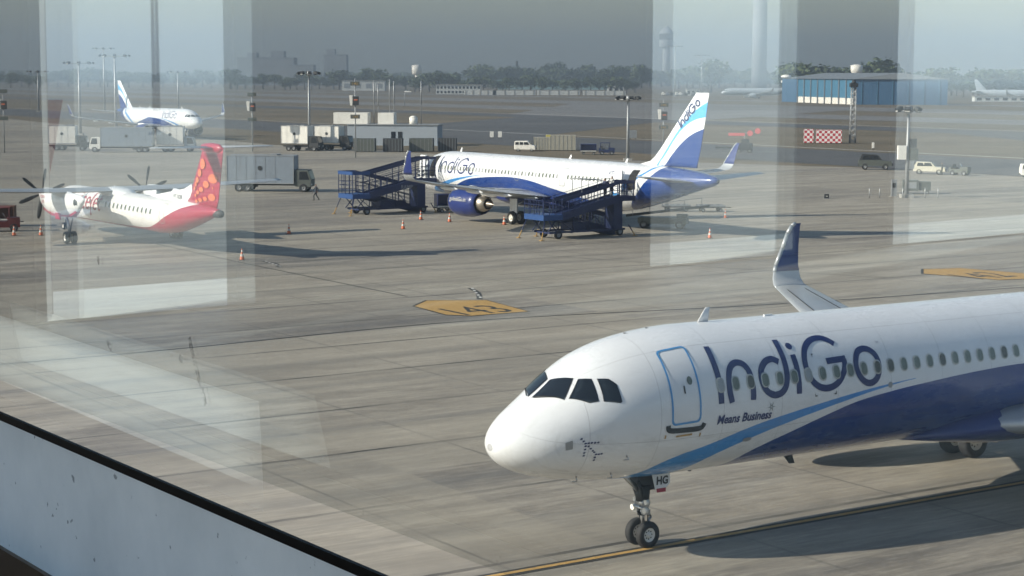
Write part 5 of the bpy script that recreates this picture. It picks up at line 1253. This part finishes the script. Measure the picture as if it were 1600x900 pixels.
for k in range(5):
    mb = MB().m(BARK); mb.tube((0, 0, 0), (0, 0, .5), .035, .02, 7)
    for j in range(5): t = j*1.3+k; mb.tube((0, 0, .28+.04*j), (.2*cos(t), .2*sin(t), .62+.03*j), .016, .006, 5)
    TR.append((mb.mesh('trunk'), crown_mesh(k, 13+k*2, 620, .045)))
def tree(x, y, h, w, k, label, grp):
    root = thing('tree', label, 'tree', (x, y, 0), random.uniform(0, 6.28), grp); root.scale = (w, w, h)
    inst('trunk', TR[k % 5][0], root); inst('crown', TR[k % 5][1], root)
rnd = random.Random(11)
def row(px0, px1, D0, D1, h0, h1, step, label, grp, env=None):
    px = px0
    while px < px1:
        D = rnd.uniform(D0, D1); x = (px-800)/2859*D; e = env(px) if env else 1
        h = rnd.uniform(h0, h1)*e*(1+.35*noise.noise((px*.03, D*.01, 2))); tree(x, D, h, h*rnd.uniform(1.1, 1.6), rnd.randrange(5), label, grp); px += step*rnd.uniform(.6, 1.4)
row(372, 640, 1600, 1750, 11, 16, 13, 'dark hazy tree in the row behind the white shed on the left', 'trees behind the white shed')
row(648, 722, 1400, 1520, 17, 21, 11, 'big dark dense tree in the clump left of the white water tower', 'big dark trees left of the water tower', lambda p: 1-.4*abs(p-685)/40)
row(722, 1000, 1350, 1480, 9, 14, 15, 'dark tree in the row above the white boundary wall', 'trees above the boundary wall')
row(745, 1010, 1850, 2100, 17, 26, 13, 'tall hazy tree behind the green hangar', 'tall trees behind the green hangar')
row(1000, 1232, 1900, 2300, 16, 24, 13, 'pale hazy tree in the far row below the control towers', 'hazy trees below the control towers')
row(1108, 1112, 1500, 1500, 24, 25, 9, 'round isolated tree rising above the far row below the control towers', None)
row(1228, 1385, 1060, 1180, 15, 21, 11, 'dark tree standing behind the blue hangar roof', 'trees behind the blue hangar')
row(1385, 1620, 1080, 1300, 11, 19, 13, 'hazy tree in the clump right of the blue hangar', 'trees right of the blue hangar')
row(-20, 380, 1700, 2000, 12, 19, 17, 'hazy tree in the far row beyond the left airliner', 'far trees beyond the left airliner')
# far wood on the skyline
v = []; f = []; rnd = random.Random(5)
for i in range(5200):
    x = rnd.uniform(-1600, 1600); y = rnd.uniform(2900, 3300); top = 15+8*noise.noise((x*.006, 0, 3))+5*noise.noise((x*.03, 1, 3)); z = top*rnd.random()**.6; s = rnd.uniform(3, 6)
    a = rnd.uniform(0, 6.28); o = len(v); c, s_ = cos(a)*s, sin(a)*s; v += [(x-c, y-s_, max(0, z-s*.7)), (x+c, y+s_, max(0, z-s*.5)), (x+c*.6, y+s_*.6, z+s*.6), (x-c*.7, y-s_*.7, z+s*.7)]; f.append((o, o+1, o+2, o+3))
me = bpy.data.meshes.new('distant_wood'); me.from_pydata(v, [], f); me.materials.append(LEAF[0]); o = bpy.data.objects.new('distant_wood', me); COL.objects.link(o); o['kind'] = 'stuff'; o['label'] = 'far off line of woodland on the hazy skyline'; o['category'] = 'woodland'
# ------------------------------------------------------------------ the lounge the picture is taken from
WN = Vector((.8141, .5807)); WU = Vector((-.5807, .8141)); WD = 1.0      # window plane: normal, direction, distance
def wp(u, off=0): p = WN*(WD+off)+WU*u; return (p.x, p.y)
def mir(x, y): k = 2*(WN.x*x+WN.y*y-WD); return (x-k*WN.x, y-k*WN.y)
ZF = 11.4; ZCEIL = 15.4
def wbox(mb, u0, u1, o0, o1, z0, z1):
    P = [wp(u0, o0), wp(u1, o0), wp(u1, o1), wp(u0, o1)]; o = len(mb.v)
    for z in (z0, z1): mb.v += [(x, y, z) for x, y in P]
    for q in ((0, 3, 2, 1), (4, 5, 6, 7), (0, 1, 5, 4), (1, 2, 6, 5), (2, 3, 7, 6), (3, 0, 4, 7)): mb.face([o+i for i in q], False)
# glass
mg = bpy.data.materials.new('window_glass'); mg.use_nodes = True; nt = mg.node_tree; nt.nodes.clear()
out = nt.nodes.new('ShaderNodeOutputMaterial'); tr = nt.nodes.new('ShaderNodeBsdfTransparent'); tr.inputs[0].default_value = (.875, .885, .87, 1)
gl = nt.nodes.new('ShaderNodeBsdfGlossy'); gl.inputs['Roughness'].default_value = 0.010; gl.inputs[0].default_value = (.80, .94, 1, 1)
ge = nt.nodes.new('ShaderNodeNewGeometry'); dp = nt.nodes.new('ShaderNodeVectorMath'); dp.operation = 'DOT_PRODUCT'
nt.links.new(ge.outputs['Incoming'], dp.inputs[0]); nt.links.new(ge.outputs['Normal'], dp.inputs[1])
graz = math_(nt, 'POWER', math_(nt, 'SUBTRACT', 1.0, math_(nt, 'ABSOLUTE', dp.outputs['Value'])), 5.0)
fr = math_(nt, 'MULTIPLY_ADD', graz, 1.0, .13)      # reflectance of both faces of a coated pane
mx = nt.nodes.new('ShaderNodeMixShader'); nt.links.new(fr, mx.inputs[0]); nt.links.new(tr.outputs[0], mx.inputs[1]); nt.links.new(gl.outputs[0], mx.inputs[2]); nt.links.new(mx.outputs[0], out.inputs[0])
ZT = 12.497; ZS = 12.275
UA, UB = -2.2, 7.5
win = thing('lounge_window', 'clear tinted window pane in a black gasket, full of faint indoor reflections', 'window', (0, 0, 0))
for off in (0.0, .11):
    o = bpy.data.objects.new('glass_pane', bpy.data.meshes.new('glass_pane')); a, b_ = wp(UA, off), wp(UB, off)
    o.data.from_pydata([(*a, ZT), (*b_, ZT), (*b_, ZCEIL), (*a, ZCEIL)], [], [(0, 1, 2, 3)]); o.data.materials.append(mg); COL.objects.link(o); o.parent = win
mb = MB().m(mat('gasket_black', (.006, .006, .007), .6)); wbox(mb, UA, UB, -.002, .004, ZT-.012, ZT); mb.build('gasket', win)
SPN = mat('spandrel_blue_grey', (.36, .44, .50), .12, var=.10, scale=2.5, dirt=.15, coat=.6)
o = bpy.data.objects.new('frosted_pane', bpy.data.meshes.new('frosted_pane')); a, b_ = wp(UA, .004), wp(UB, .004)
o.data.from_pydata([(*a, ZS), (*b_, ZS), (*b_, ZT-.012), (*a, ZT-.012)], [], [(0, 1, 2, 3)]); COL.objects.link(o); o.parent = win
mf, nt, b = nodes_of('frosted_blue_glass'); b.inputs['Base Color'].default_value = (.66, .66, .62, 1); b.inputs['Roughness'].default_value = .08; b.inputs['Coat Weight'].default_value = .5
tl = nt.nodes.new('ShaderNodeBsdfTranslucent'); tcf = nt.nodes.new('ShaderNodeTexCoord'); fbase = mixc(nt, ramp(nt, noise_(nt, tcf.outputs['Object'], 2.2, 6, .65), [(.35, 0), (.68, 1)]), (.94, .93, .89), (.72, .73, .71))
spk = ramp(nt, noise_(nt, tcf.outputs['Object'], 55, 3, .5), [(.70, 0), (.74, .7)]); nt.links.new(mixc(nt, spk, fbase, (.12, .12, .12)), tl.inputs[0])
mx2 = nt.nodes.new('ShaderNodeMixShader'); mx2.inputs[0].default_value = .80; nt.links.new(b.outputs[0], mx2.inputs[1]); nt.links.new(tl.outputs[0], mx2.inputs[2])
nt.links.new(mx2.outputs[0], [n for n in nt.nodes if n.type == 'OUTPUT_MATERIAL'][0].inputs[0]); o.data.materials.append(mf)
mb = MB().m(mat('brown_skirting', (.34, .27, .22), .6)); wbox(mb, UA, UB, -.004, .12, ZF, ZS); mb.build('skirting', win)
# room shell
def vx(px): k = (px-800)/2859; return k*14.485/(1-.85*k)
def vd(x): return 12.36+.85*(x+2.5)
INT = mat('interior_wall_grey', (.13, .12, .13), .8, var=.08); INW = mat('white_sill_paint', (.80, .80, .76), .6, var=.04)
def mwall(mb, x0, x1, z0, z1, d0=0, d1=.42):
    P = [mir(x0, vd(x0)+d0), mir(x1, vd(x1)+d0), mir(x1, vd(x1)+d1), mir(x0, vd(x0)+d1)]; o = len(mb.v)
    for z in (z0, z1): mb.v += [(x, y, z) for x, y in P]
    for q in ((0, 3, 2, 1), (4, 5, 6, 7), (0, 1, 5, 4), (1, 2, 6, 5), (2, 3, 7, 6), (3, 0, 4, 7)): mb.face([o+i for i in q], False)
XS = [-5.3, vx(52), vx(368), vx(1006), vx(1224), vx(1388), vx(1760), 8.5]
ZSILL = 11.42
rm = thing('lounge_wall', 'grey inner wall with tall window openings seen only as a reflection', 'wall', (0, 0, 0))
mb = MB().m(INT)
for i in (0, 2, 4, 6): mwall(mb, XS[i], XS[i+1], ZSILL, ZCEIL)
mb.build('pier', rm)
mb = MB().m(INW); mwall(mb, XS[0], XS[-1], ZF-.3, ZSILL, 0, 1.95); mb.build('outer_ledge', rm)
mb = MB().m(GALV)
for i in (1, 3, 5):
    for x in (XS[i]+.03, XS[i+1]-.03): mwall(mb, x-.03, x+.03, ZSILL, ZCEIL, -.03, .1)
mb.build('frame', rm)
pA = wp(UA); pB = wp(UB); c0 = mir(-5.3, vd(-5.3)); c1 = mir(8.5, vd(8.5))
fl = [pA, pB, c0, c1, (-13, -6), (1.5, -6)]
FLR = mat('lounge_floor', (.17, .165, .155), .5, var=.1, scale=1.2)
def slab(name, poly, z0, z1, mt_):
    mb = MB().m(mt_); mb.prism(poly, z0, z1); o = mb.build(name); o['kind'] = 'structure'; return o
slab('floor', fl, ZF-.35, ZF, FLR); 
mb = MB().m(INT)
for a, b_ in (((1.5, -6), pA), ((-13, -6), (1.5, -6)), (c1, (-13, -6)), (pB, c0)):
    d = (Vector(b_)-Vector(a)); L = d.length; c = (Vector(a)+Vector(b_))/2; mb.box((c.x, c.y, (ZF+ZCEIL)/2), (L, .12, ZCEIL-ZF), atan2(d.y, d.x))
CT = mat('light_patch_white', (.82, .84, .85), .35, var=.03)  # white of an added board shaped like the reflected patch of light
def vray(px, py, z): k = (13.03-z)/((py-118)/2859); return mir((px-800)/2859*k, k)
zc_ = 11.9; mc_ = [vray(-60, 478, zc_), vray(400, 632, zc_), vray(405, 775, zc_), vray(-60, 578, zc_)]
ct = MB().m(CT); ct.prism(mc_, zc_-.06, zc_); cto = ct.build('patch_board'); tag(cto, 'added white board that stands in for a patch of light reflected in the window', 'patch_board')
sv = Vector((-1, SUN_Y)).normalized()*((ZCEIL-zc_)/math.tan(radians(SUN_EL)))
hole = [(x+sv.x, y+sv.y) for x, y in mc_]  # added ceiling opening, shaped to let sun fall on the white board
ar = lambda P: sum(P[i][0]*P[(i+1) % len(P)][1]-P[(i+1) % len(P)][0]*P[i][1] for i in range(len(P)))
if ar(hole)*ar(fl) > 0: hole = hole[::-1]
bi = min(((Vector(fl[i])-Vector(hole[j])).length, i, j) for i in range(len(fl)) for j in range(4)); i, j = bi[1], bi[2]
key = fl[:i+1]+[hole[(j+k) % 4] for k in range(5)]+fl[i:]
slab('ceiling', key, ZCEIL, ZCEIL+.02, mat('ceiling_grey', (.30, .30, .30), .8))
print('HOLE', hole, fl)
# things outside that show only as reflections
def mdir(v): k = 2*(WN.x*v[0]+WN.y*v[1]); return (v[0]-k*WN.x, v[1]-k*WN.y)
mx_, my_ = mir(-66.5, 95); ax_, ay_ = mdir((1, 0)); airliner('airliner', 'pale airliner with red tail seen only as a reflection at the left edge', (mx_, my_, 0), atan2(ay_, ax_), None, detail=0, plain=GW, finm=RED)
for x_, D_, h_, lb_ in ((-78, 400, 44, 'thin tall mast seen only as a pale reflection, left of two'), (-80, 415, 44, 'thicker tall mast seen only as a dark reflection, right of two')):
    mxx, myy = mir(x_, D_); rt = thing('tall_mast', lb_, 'mast', (mxx, myy, 0)); mq = MB().m(CHASS); mq.tube((0, 0, 0), (0, 0, h_), .5, .3, 10); mq.m(GALV); mq.box((0, 0, .3), (2, 2, .6)); mq.build('pole', rt)
# dried streaks of dirt on the inside of the glass
SM = bpy.data.materials.new('dirt_smear'); SM.use_nodes = True; nt = SM.node_tree; nt.nodes.clear(); out = nt.nodes.new('ShaderNodeOutputMaterial'); tr = nt.nodes.new('ShaderNodeBsdfTransparent'); df = nt.nodes.new('ShaderNodeBsdfDiffuse'); df.inputs[0].default_value = (.05, .035, .03, 1)
mx = nt.nodes.new('ShaderNodeMixShader'); tcs = nt.nodes.new('ShaderNodeTexCoord'); nt.links.new(ramp(nt, noise_(nt, tcs.outputs['Object'], 90, 5, .7), [(.42, 0), (.66, .55)]), mx.inputs[0]); nt.links.new(tr.outputs[0], mx.inputs[1]); nt.links.new(df.outputs[0], mx.inputs[2]); nt.links.new(mx.outputs[0], out.inputs[0])
for u0, z0, u1, z1, wd in ((2.10, 12.700, 2.055, 12.62, .010), (2.13, 12.672, 2.12, 12.668, .009), (2.36, 12.665, 2.345, 12.655, .010), (2.385, 12.780, 2.38, 12.77, .009)):
    V, Fc = stroke2d([(u0, z0), ((u0+u1)/2+.001, (z0+z1)/2), (u1, z1)], wd); o = wrap('dirt_smear', V, Fc, lambda u, v: (*wp(u, -.003), v), win, SM, (9, 9), False)
bw = mb.build('lounge_partition'); tag(bw, 'plain grey partition walls closing the lounge behind the viewer', 'wall')
# building mass under the lounge
mb = MB().m(CONC); mb.prism([pA, pB, c0, c1, (-13, -6), (1.5, -6)], 0, ZF-.35); tb = mb.build('terminal_building'); tag(tb, 'plain concrete terminal wall below the lounge window', 'building')
# ------------------------------------------------------------------ haze, sky, sun, camera
me = bpy.data.meshes.new('haze'); X0, X1, Y0, Y1, Z0, Z1 = -5950, 5950, -1500, 5950, -1, 135
me.from_pydata([(x, y, z) for z in (Z0, Z1) for x, y in ((X0, Y0), (X1, Y0), (X1, Y1), (X0, Y1))], [], [(0, 3, 2, 1), (4, 5, 6, 7), (0, 1, 5, 4), (1, 2, 6, 5), (2, 3, 7, 6), (3, 0, 4, 7)])
hz = bpy.data.objects.new('haze', me); COL.objects.link(hz); hz['kind'] = 'stuff'; hz['label'] = 'pale winter haze over the airfield'; hz['category'] = 'haze'
m = bpy.data.materials.new('haze_air'); m.use_nodes = True; nt = m.node_tree; nt.nodes.clear(); out = nt.nodes.new('ShaderNodeOutputMaterial'); pv = nt.nodes.new('ShaderNodeVolumePrincipled')
pv.inputs['Color'].default_value = (.69, .78, .88, 1); pv.inputs['Density'].default_value = HAZE; pv.inputs['Anisotropy'].default_value = .5; nt.links.new(pv.outputs[0], out.inputs['Volume']); me.materials.append(m)
w = bpy.data.worlds.new('World'); SC.world = w; w.use_nodes = True; nt = w.node_tree; bg = nt.nodes['Background']
sk = nt.nodes.new('ShaderNodeTexSky'); sk.sky_type = 'NISHITA'; sk.sun_disc = False; sk.sun_elevation = radians(SUN_EL)
saz = Vector((-1, SUN_Y)).normalized(); sk.sun_rotation = atan2(saz.x, saz.y) % (2*pi); sk.air_density = 1.3; sk.dust_density = .8; sk.ozone_density = 3; sk.altitude = 200
nt.links.new(sk.outputs[0], bg.inputs[0]); bg.inputs[1].default_value = SKY
sl = bpy.data.lights.new('sun', 'SUN'); sl.energy = SUN; sl.angle = radians(.6); sl.color = (1, .92, .80); so = bpy.data.objects.new('sun', sl); COL.objects.link(so)
sd = Vector((saz.x*cos(radians(SUN_EL)), saz.y*cos(radians(SUN_EL)), sin(radians(SUN_EL)))); so.rotation_euler = sd.to_track_quat('Z', 'Y').to_euler(); so.location = (0, 0, 200)
cam = bpy.data.cameras.new('camera'); cam.lens = 2859/1600*36; cam.sensor_width = 36; cam.clip_end = 12000; cam.clip_start = .05
co = bpy.data.objects.new('camera', cam); COL.objects.link(co)
f_ = Vector((0, cos(.11556), -sin(.11556))); u_ = Vector((0, sin(.11556), cos(.11556))); r_ = Vector((1, 0, 0)); rr = -.00318
# camera roll
R_ = r_*cos(rr)+u_*sin(rr)*-1; U_ = u_*cos(rr)+r_*sin(rr)
co.matrix_world = Matrix(((R_.x, U_.x, -f_.x, 0), (R_.y, U_.y, -f_.y, 0), (R_.z, U_.z, -f_.z, HC), (0, 0, 0, 1)))
SC.camera = co
SC.view_settings.view_transform = 'Standard'; SC.view_settings.look = 'None'; SC.view_settings.exposure = EXPO; SC.view_settings.gamma = 1
SC.cycles.transparent_max_bounces = 16; SC.cycles.max_bounces = 6; SC.cycles.volume_bounces = 0
try: SC.cycles.use_denoising = True
except Exception: pass
